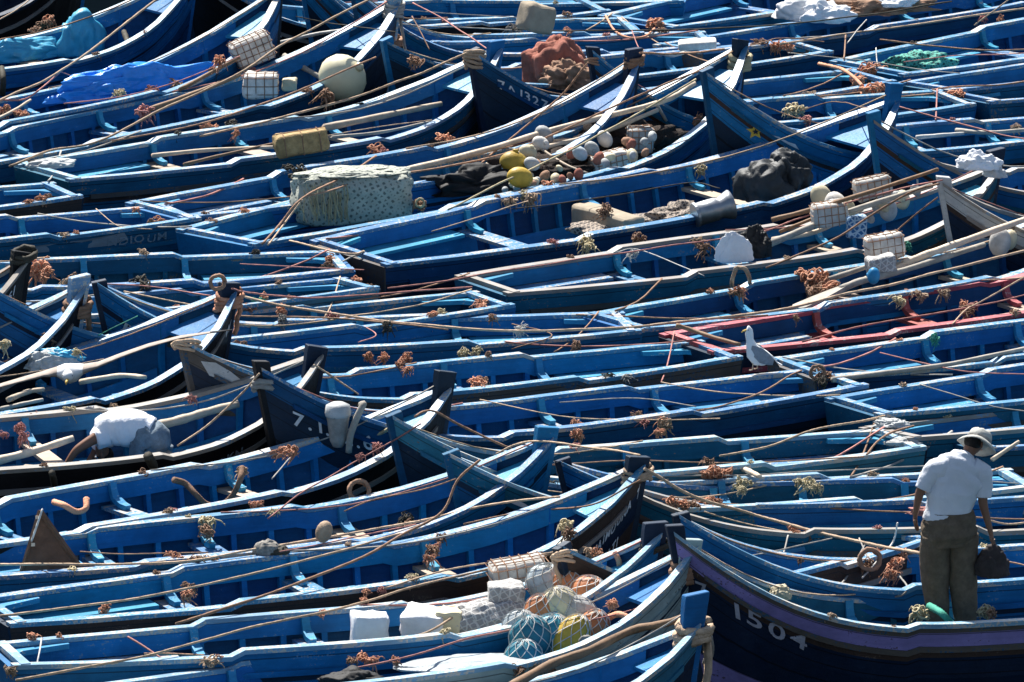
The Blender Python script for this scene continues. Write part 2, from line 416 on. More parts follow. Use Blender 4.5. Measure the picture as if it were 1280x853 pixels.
def near_pt(b, along, z, side, off):
    s = max(0, min(.995, 1-along/b.L)); top = b.zr(s)-.03
    return b.skin_pt(s, min(z, top), side, off)
def write_on(b, text, along, below, size, slope=.5, mat='lettering', side=None, tilt=.03, name='painted_letters', spread=1.0):
    """letters brushed on the bow planking; along and below are metres from the top of the stem to the first letter's foot"""
    side = side or b.near; dirn = -1 if side < 0 else 1
    rnd = random.Random(text+b.key); x = 0; V, F = [], []
    for ch in text:
        if ch == ' ': x += size*.45; continue
        cu = bpy.data.curves.new('letters', 'FONT'); cu.body = ch; cu.size = size; cu.resolution_u = 3; cu.offset = size*.012
        tmp = bpy.data.objects.new('letters', cu); SC.collection.objects.link(tmp)
        dg = bpy.context.evaluated_depsgraph_get(); me = tmp.evaluated_get(dg).to_mesh()
        k = len(V); a = rnd.uniform(-.10,.10); wd = max([q.co.x for q in me.vertices] or [0]); jy = rnd.uniform(-tilt, tilt)*size*2
        for q in me.vertices:
            V.append((x+(q.co.x*math.cos(a)-q.co.y*math.sin(a))*spread, q.co.x*math.sin(a)+q.co.y*math.cos(a)+jy))
        F += [tuple(i+k for i in p_.vertices) for p_ in me.polygons]
        tmp.evaluated_get(dg).to_mesh_clear(); bpy.data.objects.remove(tmp); bpy.data.curves.remove(cu)
        x += (wd + size*.14)*spread
    z0 = FB+b.h-below
    over = max(z0-dirn*slope*u+v_ - (b.zr(max(0, min(.995, 1-(along+dirn*u)/b.L)))-.075) for u, v_ in V)
    z0 -= max(0, over)                         # keep the whole line of writing under the rail
    out = [near_pt(b, along+dirn*u, z0-dirn*slope*u+v_, side, .012) for u, v_ in V]
    o = mobj(name, out, F, mat, b.root)
    sm = o.modifiers.new('s', 'SOLIDIFY'); sm.thickness = .004; sm.offset = 0
    return o
def decal(b, pts, along, below, slope, mat, name, side=None, off=.012):
    side = side or b.near; dirn = -1 if side < 0 else 1; z0 = FB+b.h-below
    out = [near_pt(b, along+dirn*u, z0-dirn*slope*u+v_, side, off) for u, v_ in pts]
    n = len(out); c = sum(out, Vector())/n
    return mobj(name, out+[c], [(i, (i+1) % n, n) for i in range(n)], mat, b.root)

mb = make_boat
mb('R0', (-420,70), (112,-110), 40, 'black', 'black hull in shadow at the top left corner', inner='navy', cap='navy', h=1.10)
W2 = ('cap_blue','raw_wood','raw_wood'); W3 = ('cap_pale','cap_blue','cap_blue')
# ---- boats that point right and away, from the far rows to the near ones
mb('R1', (-330,112), (245,-48), 40, 'blue', 'blue boat in the upper left corner with a crumpled turquoise tarp aboard', cap='cap_pale', h=0.95)
mb('R2', (-235,192), (357,-22), 30, 'blue', 'blue boat with a bright blue tarp heaped along its near side', h=1.00)
mb('R3', (-150,217), (498,-16), 44, 'navy', 'blue boat carrying wrapped white blocks and a round cream buoy near its bow', thw=W3, raw_post='cap_pale', h=1.00)
mb('R4', (62,216), (625,50), 46, 'weathered', 'blue boat with long bare poles and a straw coloured float laid over its thwarts', cap='cap_pale', thw=('raw_wood','raw_wood','raw_wood'), h=0.85)
mb('R5', (202,264), (797,60), 46, 'blue', 'blue boat whose dark capped post rises right of the brown heap of cloth', h=1.05)
mb('R6', (277,297), (930,46), 60, 'blue', 'blue boat loaded with poles, floats and a net covered heap', h=1.05)
mb('R7', (441,316), (1117,100), 74, 'navy', 'wide open blue boat with a grey net spread over its middle', inner='blue_bright', cap='cap_blue', h=0.90)
mb('R8', (612,357), (1250,187), 46, 'weathered', 'blue boat with bare wood showing along its hull, beside a fallen white cloth', cap='cap_wood', h=0.78)
mb('R9', (775,404), (1420,205), 42, 'blue', 'blue boat with pale oars lying in it, just beyond the red trimmed boat', inner='blue_deep', thw=W2, h=0.90)
mb('R10', (868,430), (1500,245), 46, 'red', 'only boat with red painted gunwales and red knees', inner='blue_deep', cap='red', thw=('red','red','raw_wood'))
mb('R11', (1002,462), (1640,285), 44, 'navy', 'blue boat just below the red trimmed boat with a long bare pole inside', cap='cap_blue')
mb('R12', (1078,510), (1720,320), 42, 'weathered', 'blue boat with a grey rounded transom below the standing gull', inner='blue_bright')
mb('R13', (1122,545), (1790,365), 26, 'teal', 'boat behind the hat of the standing man with cloth tied at its transom', cap='cap_wood')
mb('R14', (1216,556), (1850,390), 30, 'weathered', 'boat with a bare grey transom right behind the standing man', inner='blue_teal')
mb('R20', (800,28), (1400,-175), 46, 'blue', 'blue boat at the top right with a slanting transom beside black water', h=1.00)
mb('R20b', (858,62), (1450,-120), 24, 'navy', 'blue boat carrying a white bundle at the top edge', h=1.00)
mb('R21', (1090,86), (1700,-115), 46, 'blue', 'blue boat at the upper right with green netting on its stern bench', inner='blue_bright', h=1.00)
mb('R22', (1165,110), (1770,-70), 24, 'teal', 'boat with a dark green transom tucked behind the tall blue stem posts', h=1.00)
mb('R23', (1222,124), (1830,-40), 22, 'weathered', 'boat at the right edge with a short teal transom and a thin pole', h=1.00)
mb('Rd', (-600,480), (37,312), 40, 'black', 'black bow with white letters at the left edge', cap='grey_wood', raw_post='black')
mb('Ra', (-540,525), (106,345), 56, 'black', 'worn dark boat with pale scraped gunwale and rope bundles at the left edge', cap='cap_pale', raw_post='cap_pale', h=0.80)
mb('Rb', (-370,545), (292,350), 74, 'black', 'boat below the flying gull with light boards inside and reddish rope on its bow', inner='blue', cap='cap_blue', thw=W3, raw_post='navy', h=0.80)
mb('Rc', (-260,582), (402,428), 72, 'black', 'black hulled boat the bending man stands in', cap='cap_wood', thw=('raw_wood','raw_wood','raw_wood'), raw_post='navy', h=0.76)
mb('Re', (-190,690), (564,460), 60, 'black', 'blue boat with thick curved rope hanging inside its far rail', inner='blue_bright', cap='cap_pale', raw_post='navy', h=0.76)
mb('Rf', (-110,712), (692,531), 54, 'blue', 'blue boat with a brown wedge board standing near its stern', inner='blue_bright', raw_post='blue', h=0.76)
mb('Rg', (2,766), (806,568), 57, 'brown', 'brown hulled boat with two lines of white lettering on its bow', inner='blue_bright', cap='cap_blue', raw_post='navy', h=0.78)
mb('Rh', (18,822), (832,655), 46, 'blue', 'blue boat holding white sacks and a heap of netted coloured buoys', inner='blue_bright', cap='cap_pale', h=0.76, raw_post='navy')
mb('Ri', (80,884), (878,674), 48, 'pale', 'boat with a pale green striped bow bound with brown rope', inner='blue_bright', cap='cap_pale', h=0.80)
mb('Rj', (110,945), (886,746), 48, 'turq', 'blue boat in the bottom foreground with a crooked pole lashed to its square post', inner='blue_bright', cap='cap_pale', raw_post='blue', h=0.80)
# ---- boats that point left and towards us
mb('L0', (850,-8), (300,-95), 34, 'blue', 'blue boat lying along the very top edge of the picture')
mb('L1', (735,6), (224,-62), 34, 'black', 'black hull with white letters at the top left', h=1.05)
mb('L2', (785,34), (374,-46), 30, 'striped', 'blue boat at the top with a tan box standing on its rail', h=1.00)
mb('L2b', (880,50), (440,-20), 26, 'blue', 'blue boat with a long straight gunwale left of the white tray', h=.9)
mb('L3', (1008,60), (480,46), 30, 'navy', 'blue boat with a squared off stem post beside the big cream buoy', h=0.72)
mb('L4', (1085,97), (589,60), 32, 'navy', 'boat numbered 1327 with rope wound over its stem', h=0.95)
mb('L5', (1188,124), (738,60), 32, 'striped', 'blue boat with a worn banded bow right of the brown cloth heap', h=1.0)
mb('L6', (1420,150), (880,84), 36, 'striped', 'boat with a yellow star on its chipped white and blue bow', cap='cap_blue', raw_post='blue_deep', h=1.12)
mb('L7', (1660,200), (1088,138), 36, 'striped', 'boat with a banded blue and brown bow and rusty post', cap='cap_wood', h=1.04)
mb('L8', (1770,285), (1176,222), 40, 'white', 'boat with a white topped bow at the right edge, painted with a large Q', cap='cap_wood', raw_post='white', h=0.78)
mb('La', (75,240), (-500,200), 32, 'brown', 'short blue stern with brown side at the left edge, above the straw coloured bench boat')
mb('Lb', (222,268), (-380,230), 32, 'teal', 'blue boat with faded white writing along its side at the left')
mb('Lc', (420,328), (-190,262), 38, 'blue', 'long blue boat at the left with a straight dry gunwale', inner='blue_teal')
mb('Ld', (445,358), (-160,318), 24, 'turq', 'teal boat squeezed below the long dry gunwale with a worn wooden stern', inner='blue_teal')
mb('Le', (610,377), (-30,345), 34, 'blue', 'blue boat with its stern next to the reddish rope knot, left of centre', inner='blue_teal')
mb('Lf', (778,405), (120,350), 38, 'blue', 'boat with dark blue bow marked AEMA', raw_post='navy', h=0.72)
mb('Lg', (892,440), (230,424), 40, 'peeling', 'boat with a peeling white and brown bow below the flying gull wing', cap='cap_blue', inner='blue_bright', raw_post='weathered', h=0.72)
mb('Lh', (1045,475), (325,454), 44, 'navy', 'boat numbered 7.1.12 with a mallet shaped fender on its black bow', cap='cap_blue', inner='blue_bright', raw_post='black', h=0.90)
mb('Li', (1124,552), (490,516), 40, 'turq', 'boat with a large white initial on its dark bow', cap='cap_pale', inner='blue_teal', raw_post='blue_deep', h=0.70)
mb('Lj', (1270,602), (562,564), 36, 'tealtop', 'teal boat with a short white brush stroke on its bow', cap='cap_pale', inner='blue_teal', raw_post='teal' if False else 'blue_teal', h=0.62)
mb('Lk', (1330,612), (700,574), 30, 'blue', 'blue boat with orange rope tufts on a doubled rail, left of the standing man', inner='blue_teal', h=.45)
mb('Ll', (1420,650), (768,602), 30, 'weathered', 'weathered boat whose cracked rail runs behind the waist of the standing man', inner='blue_teal', h=.45, cap='cap_wood')
mb('Lm', (1130,674), (714,682), 30, 'brown', 'small boat bow poking up above the netted coloured buoys', h=.65, B=1.25)
mb('Ln', (1560,690), (849,642), 44, 'blue', 'blue boat directly behind the purple striped boat', inner='blue_bright', h=0.72)
mb('Lo', (1590,742), (843,660), 42, 'purple', 'dark boat with purple stripes and the number 1504 at the lower right', cap='cap_pale', inner='blue_teal', raw_post='navy', h=0.92)
# ---------------------------------------------------------------- lettering and emblems on the bows
B = BOATS
write_on(B['L4'], '7^1327', .20, .43, .155, .50)
write_on(B['Lf'], 'AEMA', .16, .50, .19, .45, spread=1.3)
write_on(B['Lh'], '7.1.12.6', .18, .60, .20, .42)
write_on(B['Li'], 'A.', .32, .62, .26, .3)
write_on(B['L1'], 'KA', .70, .88, .26, .4); write_on(B['L1'], '2', .60, 1.14, .24, .4)
write_on(B['Lo'], '7', .10, .60, .18, .4, 'lettering_dim'); write_on(B['Lo'], '1504', .34, .74, .195, .50, 'lettering_dim', spread=1.55)
write_on(B['L7'], 'Lce', .35, .88, .16, .35)
write_on(B['L8'], 'Q', .24, .74, .24, .3, spread=1.3)
write_on(B['Lb'], 'NDIOUM', 4.45, .98, .12, .0, 'lettering_faint', spread=1.3)
write_on(B['Rg'], 'MAIMOUNA TI', .62, .82, .13, .75, spread=.62); write_on(B['Rg'], 'UMATI', .52, .98, .13, .75, spread=.62)
write_on(B['Rc'], '71CKN', 1.5, .95, .13, .25, 'lettering_faint'); write_on(B['Rc'], 'ZIAMI', 2.6, 1.15, .10, .12, 'lettering_faint')
write_on(B['Rd'], 'MESI', .42, .50, .13, .8, spread=.8)
write_on(B['Rb'], 'W', .16, .55, .14, .5)
star = [((.085 if i % 2 == 0 else .040)*math.sin(math.pi*i/5), (.085 if i % 2 == 0 else .040)*math.cos(math.pi*i/5)) for i in range(10)]
decal(B['L6'], [(x*1.15, y*1.15) for x, y in star], .42, .74, 0, 'lettering_yellow', 'painted_star')
decal(B['L6'], [(x*.45, y*.45) for x, y in star], .42, .74, 0, 'navy', 'star_centre', off=.020)
decal(B['L6'], [(0,.02), (.15,.0), (.25,-.05), (.33,-.07), (.38,-.14), (.30,-.19), (.24,-.24), (.16,-.22), (.24,-.15), (.20,-.10), (.08,-.03)], .52, .78, .1, 'lettering', 'painted_squiggle')
decal(B['L6'], [(0,.0), (.5,.03), (1.0,.02), (1.3,-.01), (1.28,-.05), (.9,-.05), (.4,-.04), (.02,-.05)], .12, .16, .62, 'white', 'chipped_white_band')
decal(B['Lj'], [(0,0), (.07,.05), (.16,.03), (.24,-.02), (.24,-.10), (.21,-.10), (.19,-.04), (.08,-.01)], .42, .46, .3, 'lettering', 'brush_mark')
decal(B['Lg'], [(0,0), (.12,.05), (.24,.02), (.34,-.03), (.30,-.14), (.15,-.11), (.05,-.12)], .10, .22, .5, 'white', 'peeling_patch')
decal(B['Lg'], [(.0,.02), (.18,.04), (.36,-.02), (.40,-.14), (.22,-.10), (.08,-.12)], .62, .30, .5, 'white', 'peeling_patch')
decal(B['Lb'], [(0,.03), (.9,.05), (1.35,.08), (1.4,.0), (1.2,-.05), (.1,-.04)], 3.3, .93, .0, 'lettering_faint', 'worn_paint_band')

# ---------------------------------------------------------------- materials of gear
def plain(name, col, rough=.8, var=.35, scale=8, bump=.4, bscale=40, bdist=.01, spec=.3, tint=True):
    g = NT(name); tc = g.n('ShaderNodeTexCoord'); oi = g.n('ShaderNodeObjectInfo')
    v_ = tc.outputs['Object']
    n1 = g.noise(v_, scale, 5, .65); n2 = g.noise(v_, bscale, 4, .6)
    c = g.ramp(n1, [(.3, tuple(x*(1-var) for x in col)), (.55, col), (.78, tuple(min(1, x*(1+var)) for x in col))])
    hs = g.n('ShaderNodeHueSaturation'); g.l(c, hs.inputs['Color'])
    mr = g.n('ShaderNodeMapRange'); g.l(oi.outputs['Random'], mr.inputs[0]); mr.inputs[3].default_value = .75; mr.inputs[4].default_value = 1.2
    if tint: g.l(mr.outputs[0], hs.inputs['Value'])
    g.l(hs.outputs[0], g.b.inputs['Base Color']); g.b.inputs['Roughness'].default_value = rough
    sock(g.b, 'Specular IOR Level').default_value = spec
    g.bump(n2, bump, bdist); M[name] = g.m
plain('rope_tan', (.52,.37,.25), bump=.8, bscale=60); plain('rope_brown', (.33,.19,.12), bump=.8, bscale=60)
plain('rope_orange', (.68,.32,.19), bump=.8, bscale=60); plain('rope_straw', (.52,.44,.27)); plain('rope_dark', (.055,.048,.035))
plain('rope_grey', (.33,.31,.28)); plain('rope_green', (.05,.28,.20)); plain('rope_pink', (.46,.20,.17)); plain('rope_white', (.62,.60,.56))
plain('pole_wood', (.62,.50,.37), .7, .3, 5, .5, 20); plain('pole_grey', (.42,.38,.32), .8, .35, 5, .6, 20); plain('pole_brown', (.25,.15,.085), .7, .3)
plain('tarp_turquoise', (.05,.40,.62), .45, .2, 5, .5, 14, .02, .5); plain('tarp_blue', (.02,.26,.80), .38, .2, 5, .5, 14, .02, .5)
plain('cloth_white', (.72,.72,.73), .8, .12, 5, .5, 12, .015); plain('cloth_rust', (.36,.13,.09), .9, .4, 3, .6, 14, .02)
plain('cloth_dark', (.028,.032,.035), .6, .4, 6, .6, 12, .015, .4); plain('cloth_black', (.012,.012,.013), .7, .4)
plain('foam_white', (.60,.57,.52), .75, .30, 7); plain('foam_cream', (.62,.54,.36), .6, .18, 4); plain('foam_straw', (.48,.33,.15), .85, .4, 12, .8, 40)
plain('foam_grey', (.42,.43,.42), .7, .3, 8); plain('buoy_cream', (.66,.60,.40), .45, .12, 3, .1, 20, .004, .5)
plain('buoy_yellow', (.55,.36,.05), .5, .25, 5); plain('buoy_teal', (.03,.22,.30), .5, .25, 5); plain('buoy_orange', (.60,.22,.09), .5, .25, 5)
plain('buoy_clear', (.50,.56,.58), .4, .3, 6); plain('buoy_blue', (.02,.25,.50), .5, .2)
plain('bag_cloth', (.06,.045,.042), .8, .4); plain('metal', (.42,.44,.46), .38, .3, 6, .3, 12, .006, .6); M['metal'].node_tree.nodes['Principled BSDF'].inputs['Metallic'].default_value = .75
plain('box_tan', (.40,.33,.24), .85, .2, 6); plain('wedge_brown', (.17,.095,.06), .8, .35, 8); plain('stone', (.27,.25,.22), .9, .5, 30)
plain('skin', (.23,.115,.07), .55, .12, 6, .1, tint=False); plain('shirt', (.68,.70,.74), .85, .06, 5, .6, 9, .03, tint=False); plain('shirt_white', (.82,.82,.84), .85, .05, 5, .6, 9, .03, tint=False)
plain('trousers', (.14,.105,.072), .9, .3, 14, .8, 10, .03, tint=False); plain('denim', (.19,.24,.28), .9, .45, 9, .8, 12, .02, tint=False)
plain('hat', (.50,.49,.44), .9, .2, 12, .5, tint=False); plain('hair', (.012,.01,.009), .7, .3, tint=False)
plain('gull_white', (.80,.80,.79), .8, .06, 8, .4, 20, tint=False); plain('gull_grey', (.28,.30,.33), .8, .25, 18, .4, 20, tint=False); plain('gull_brown', (.40,.33,.28), .8, .3, 14, .4, 20, tint=False)
plain('gull_dark', (.03,.03,.032), .8, .3, tint=False); plain('beak', (.70,.45,.10), .5, .1, tint=False); plain('gull_leg', (.55,.42,.30), .6, .1, tint=False)
def net_mat(name, c0, c1, scale, w_=.3):
    g = NT(name); tc = g.n('ShaderNodeTexCoord'); mp = g.n('ShaderNodeMapping'); g.l(tc.outputs['Object'], mp.inputs[0]); mp.inputs['Rotation'].default_value = (R(35), R(20), R(45))
    vo = g.n('ShaderNodeTexVoronoi', feature='DISTANCE_TO_EDGE'); g.l(mp.outputs[0], vo.inputs['Vector']); vo.inputs['Scale'].default_value = scale; vo.inputs['Randomness'].default_value = .12
    c = g.ramp(vo.outputs['Distance'], [(w_*.55, c0), (w_, c1)])
    n1 = g.noise(tc.outputs['Object'], 6, 5, .6)
    c2 = g.mix(.6, c, g.ramp(n1, [(.3, (.55,.55,.55)), (.65, (1,1,1))]), 'MULTIPLY')
    g.l(c2, g.b.inputs['Base Color']); g.b.inputs['Roughness'].default_value = .85; g.bump(c, .7, .02); M[name] = g.m
net_mat('net_grey', (.42,.43,.36), (.13,.15,.13), 20, .30)
net_mat('net_tan', (.36,.29,.23), (.05,.045,.045), 26, .2)
net_mat('net_white', (.62,.61,.58), (.36,.35,.34), 19, .12)
net_mat('net_green', (.10,.42,.33), (.02,.06,.06), 22, .25)
net_mat('net_blue', (.45,.58,.68), (.03,.14,.32), 20, .18)

# ---------------------------------------------------------------- ropes
def spline(pts, n=8):
    pts = [Vector(p_) for p_ in pts]; out = []
    q = [pts[0]*2-pts[1]] + pts + [pts[-1]*2-pts[-2]]
    for i in range(1, len(q)-2):
        a, b, c, d = q[i-1], q[i], q[i+1], q[i+2]
        for k in range(n):
            t = k/n; out.append(.5*((2*b)+(c-a)*t+(2*a-5*b+4*c-d)*t*t+(3*b-a-3*c+d)*t**3))
    out.append(pts[-1]); return out
def rope(pts, r, mat, label, name='mooring_rope', group='ropes strung across the boats', wob=.02, n=6):
    w3 = spline([P(*p_) for p_ in pts], 10)
    sd_ = random.random()*50
    w3 = [p_ + Vector((0, 0, wob*noise.noise(p_*1.3+Vector((sd_,0,0))))) for p_ in w3]
    c = w3[0].copy(); r *= .66
    rad = [r*(1+.18*noise.noise(p_*6)) for p_ in w3]
    vs, fs = tube_geo([p_-c for p_ in w3], rad, n, .5)
    o = mobj(name, vs, fs, mat, smooth=True, loc=c); return tag(o, label, 'rope', group)
RO = [
 ([(-20,134,.95),(75,90,1.05),(140,42,1.3),(206,-8,1.6)], .024, 'rope_tan', 'thick tan rope rising steeply across the turquoise tarp boat at the upper left'),
 ([(0,125,.95),(30,124,.9),(55,107,.95),(75,90,1.05)], .017, 'rope_pink', 'reddish rope drooping under the thick tan rope at the upper left'),
 ([(75,90,1.05),(95,98,.95),(113,106,.85)], .012, 'rope_pink', 'short thin reddish line ending beside the bright blue tarp'),
 ([(12,208,.88),(60,190,.95),(120,178,.95),(200,139,1.1),(300,91,1.35),(360,52,1.55),(440,11,1.75),(480,-12,1.8)], .022, 'rope_tan', 'long tan rope from the left edge up past the white wrapped blocks'),
 ([(140,176,.9),(230,160,.95),(320,133,1.0),(400,102,1.2),(470,72,1.4)], .017, 'rope_brown', 'brown rope passing in front of the round cream buoy'),
 ([(584,66,1.85),(540,86,1.5),(480,108,1.15),(415,130,.95),(330,152,.88),(250,170,.84)], .022, 'rope_tan', 'tan rope running left from the bow numbered 1327'),
 ([(516,3,1.3),(555,26,1.2),(590,47,1.2),(612,63,1.2)], .015, 'rope_pink', 'reddish line dropping to the bow numbered 1327 from the upper left'),
 ([(515,20,1.3),(527,42,1.15),(537,62,1.0)], .013, 'rope_brown', 'short brown line hanging just right of the rope wrapped cream post'),
 ([(328,305,.85),(352,278,.95),(376,250,1.15),(425,222,1.15),(470,196,1.0)], .020, 'rope_brown', 'brown double stay leaning over the left end of the net covered heap'),
 ([(335,307,.85),(358,276,.95),(378,250,1.15)], .016, 'rope_tan', 'tan strand tied beside the brown stay left of the net covered heap'),
 ([(378,248,1.15),(470,222,1.05),(560,207,.95),(640,188,.95),(730,150,1.2),(830,106,1.6),(886,84,1.85)], .018, 'rope_brown', 'brown rope stretched above the floats to the yellow star bow'),
 ([(560,262,.9),(640,223,1.0),(720,184,1.1),(800,141,1.3),(870,98,1.6)], .018, 'rope_straw', 'straw coloured rope slanting over the net covered floats'),
 ([(600,205,.86),(640,172,.95),(700,122,1.3),(735,78,1.8)], .018, 'rope_brown', 'brown rope slanting up to the dark post beside the rust cloth heap'),
 ([(800,66,1.9),(850,67,1.7),(905,63,1.9)], .020, 'rope_brown', 'reddish brown rope strung between two stem posts under the white tray'),
 ([(640,36,.95),(730,38,.9),(860,37,.9),(960,32,.9),(1060,22,1.0),(1190,2,1.1)], .015, 'rope_dark', 'dark rope crossing the top right above the dark water gap'),
 ([(975,55,.9),(1060,42,.9),(1150,30,.95),(1290,10,1.1)], .020, 'rope_tan', 'tan rope lying along a gunwale at the upper right'),
 ([(1100,50,.9),(1170,57,.88),(1240,63,.88),(1290,62,.88)], .016, 'rope_brown', 'brown line sagging across the boat with green netting'),
 ([(1059,54,.9),(1072,38,.95),(1083,25,1.0)], .012, 'rope_white', 'short pale line slanting up from the tan rope at the upper right'),
 ([(1218,32,.9),(1240,16,1.1),(1265,-3,1.3)], .015, 'rope_tan', 'tan line rising to the top right corner'),
 ([(1165,112,.86),(1185,109,.9),(1240,107,.9),(1290,101,.9)], .017, 'rope_brown', 'brown line right of the teal transom at the upper right'),
 ([(1124,134,.95),(1180,149,.9),(1240,165,.88),(1290,175,.88)], .015, 'rope_pink', 'reddish line descending right from the tall plain blue post'),
 ([(1095,60,.95),(1096,75,.86),(1098,88,.82)], .012, 'rope_white', 'short white hanging line above the orange knot on a transom'),
 ([(362,301,.85),(400,310,.88),(438,317,.9),(455,314,.86)], .018, 'rope_tan', 'tan lashing at the transom of the wide open boat'),
 ([(420,332,.83),(438,322,.86),(450,317,.86)], .016, 'rope_grey', 'grey lashing end below the tan lashing at the wide boat transom'),
 ([(485,361,.84),(560,350,.86),(660,334,.86),(760,319,.88),(860,304,.9),(950,291,.95),(1000,273,1.0),(1075,248,1.3),(1178,226,1.75)], .014, 'rope_pink', 'long reddish line sweeping from the stern below the wide boat to the white topped bow'),
 ([(958,335,.86),(1040,300,1.0),(1090,268,1.2),(1140,241,1.5),(1174,229,1.75)], .018, 'rope_brown', 'brown rope slanting over the pile of floats to the white topped bow'),
 ([(1108,299,.9),(1140,273,1.1),(1172,247,1.45)], .013, 'rope_brown', 'thin brown line just left of the white topped bow'),
 ([(295,368,.95),(360,384,.9),(440,396,.88),(520,405,.86),(640,413,.86),(760,411,.86),(880,399,.9),(960,391,.9),(1060,368,.9),(1160,344,.95),(1290,311,1.0)], .022, 'rope_tan', 'long twisted tan rope crossing the middle of the harbour to the pale oars'),
 ([(300,394,.85),(400,398,.85),(470,402,.86),(560,412,.86)], .015, 'rope_brown', 'brown line just under the long twisted tan rope'),
 ([(130,355,.95),(200,360,.86),(265,370,.9)], .013, 'rope_pink', 'thin reddish line behind the AEMA bow'),
 ([(155,365,.86),(200,374,.85),(242,382,.84)], .014, 'rope_tan', 'tan line under the thin reddish line behind the AEMA bow'),
 ([(290,360,1.7),(320,368,1.2),(380,372,.95),(480,368,.9),(590,358,.86)], .014, 'rope_pink', 'reddish line running right from the orange roped bow'),
 ([(1003,427,.86),(1100,403,.86),(1205,386,.9),(1290,367,.9)], .014, 'rope_pink', 'pinkish line stretched through the red trimmed boat'),
 ([(1190,406,.84),(1208,388,.9),(1225,379,.95),(1290,342,1.2)], .013, 'rope_tan', 'pale line meeting the pinkish line by the red knee'),
 ([(720,393,.84),(800,397,.84),(890,399,.84),(960,396,.84)], .015, 'rope_brown', 'brown line beyond the wooden oar by the standing gull'),
 ([(870,514,.84),(905,507,.85),(945,494,.86),(985,470,.88),(1002,462,.88)], .014, 'rope_brown', 'thin brown line inside the stern beneath the standing gull'),
 ([(900,570,.85),(960,559,.86),(1010,541,.88),(1050,531,.9),(1085,524,.9),(1106,519,.9)], .018, 'rope_tan', 'tan line reaching the cloth bundle at the grey rounded transom'),
 ([(1083,570,.85),(1096,553,.9),(1115,540,.9),(1142,533,.88)], .018, 'rope_brown', 'brown loop left of the standing man and his hat'),
 ([(806,586,1.75),(850,612,1.35),(885,627,1.1),(930,640,.95),(960,649,.9),(1030,667,.9),(1100,684,.95),(1152,693,1.1)], .024, 'rope_tan', 'thick tan rope from the MAIMOUNA bow down to the standing man'),
 ([(620,568,1.2),(645,556,1.3),(672,553,1.4),(740,559,1.5),(800,570,1.65)], .015, 'rope_tan', 'tan rope tied from the blue post to the MAIMOUNA bow'),
 ([(519,520,1.45),(530,514,1.45),(545,515,1.35),(580,533,1.1),(640,561,.9)], .018, 'rope_brown', 'brown rope draped over the bow with the large white initial'),
 ([(393,457,1.45),(420,475,1.2),(448,494,1.0)], .016, 'rope_tan', 'short tan rope right of the straw tuft on the 7.1.12 bow'),
 ([(222,558,.86),(260,531,1.0),(300,494,1.3),(324,468,1.6)], .015, 'rope_tan', 'straight tan line above the bent back of the man in white'),
 ([(335,648,.86),(380,615,.95),(435,583,1.0),(490,552,1.2),(526,530,1.4)], .012, 'rope_pink', 'thin reddish line crossing the bow with the white initial'),
 ([(-15,705,.86),(60,706,.88),(150,705,.88),(230,702,.88),(320,686,.9),(440,668,.9),(520,652,.92),(600,634,1.0),(700,622,1.2)], .018, 'rope_tan', 'long tan rope running level past the brown wedge board'),
 ([(0,770,.86),(110,757,.9),(215,740,.92),(320,717,.95),(430,688,1.0),(500,668,1.0)], .018, 'rope_tan', 'straight tan rope along the inside of the MAIMOUNA boat'),
 ([(220,780,.84),(320,749,.9),(437,704,1.0),(502,670,1.1),(552,640,1.25),(572,600,1.5),(600,576,1.65)], .020, 'rope_brown', 'brown rope bending up to the teal bow with the brush mark'),
 ([(20,852,.86),(92,837,.9),(200,815,.92),(300,788,.92),(360,775,.9),(460,752,.9),(520,732,.88),(640,705,.88),(712,688,1.0)], .018, 'rope_tan', 'tan rope along the dark side of the MAIMOUNA boat'),
 ([(160,797,.88),(185,812,.84),(210,828,.8)], .014, 'rope_pink', 'short reddish line inside the lower left boat'),
 ([(180,818,.82),(215,818,.82),(255,820,.84)], .014, 'rope_brown', 'short brown line tied low in the lower left boat'),
 ([(46,832,.82),(50,812,.9),(52,797,.88)], .012, 'rope_white', 'white string across the stern of the white sack boat'),
 ([(440,835,.84),(520,818,.88),(580,800,.9),(640,788,.9),(720,772,1.0)], .014, 'rope_pink', 'reddish rope crossing to the netted coloured buoys'),
 ([(22,722,.5),(38,680,1.0),(53,636,1.35)], .014, 'rope_white', 'white cord down the edge of the brown wedge board'),
 ([(1122,654,1.1),(1116,678,.9),(1098,700,.85),(1078,722,.8)], .012, 'rope_white', 'white cord curving down left of the standing man'),
 ([(1074,672,.95),(1082,690,.9),(1090,704,.86)], .012, 'rope_grey', 'short grey cord left of the orange rope hank'),
 ([(985,670,.9),(980,690,.86),(970,715,.8)], .012, 'rope_grey', 'knotted cord hanging inside the boat behind the 1504 hull'),
 ([(1125,720,.84),(1134,735,.86),(1128,745,.82),(1115,748,.78)], .014, 'rope_grey', 'small grey loop on the inner knee left of the standing man'),
 ([(575,765,.84),(530,792,.8),(480,800,.8)], .016, 'rope_tan', 'tan cord over the white sacks'),
]
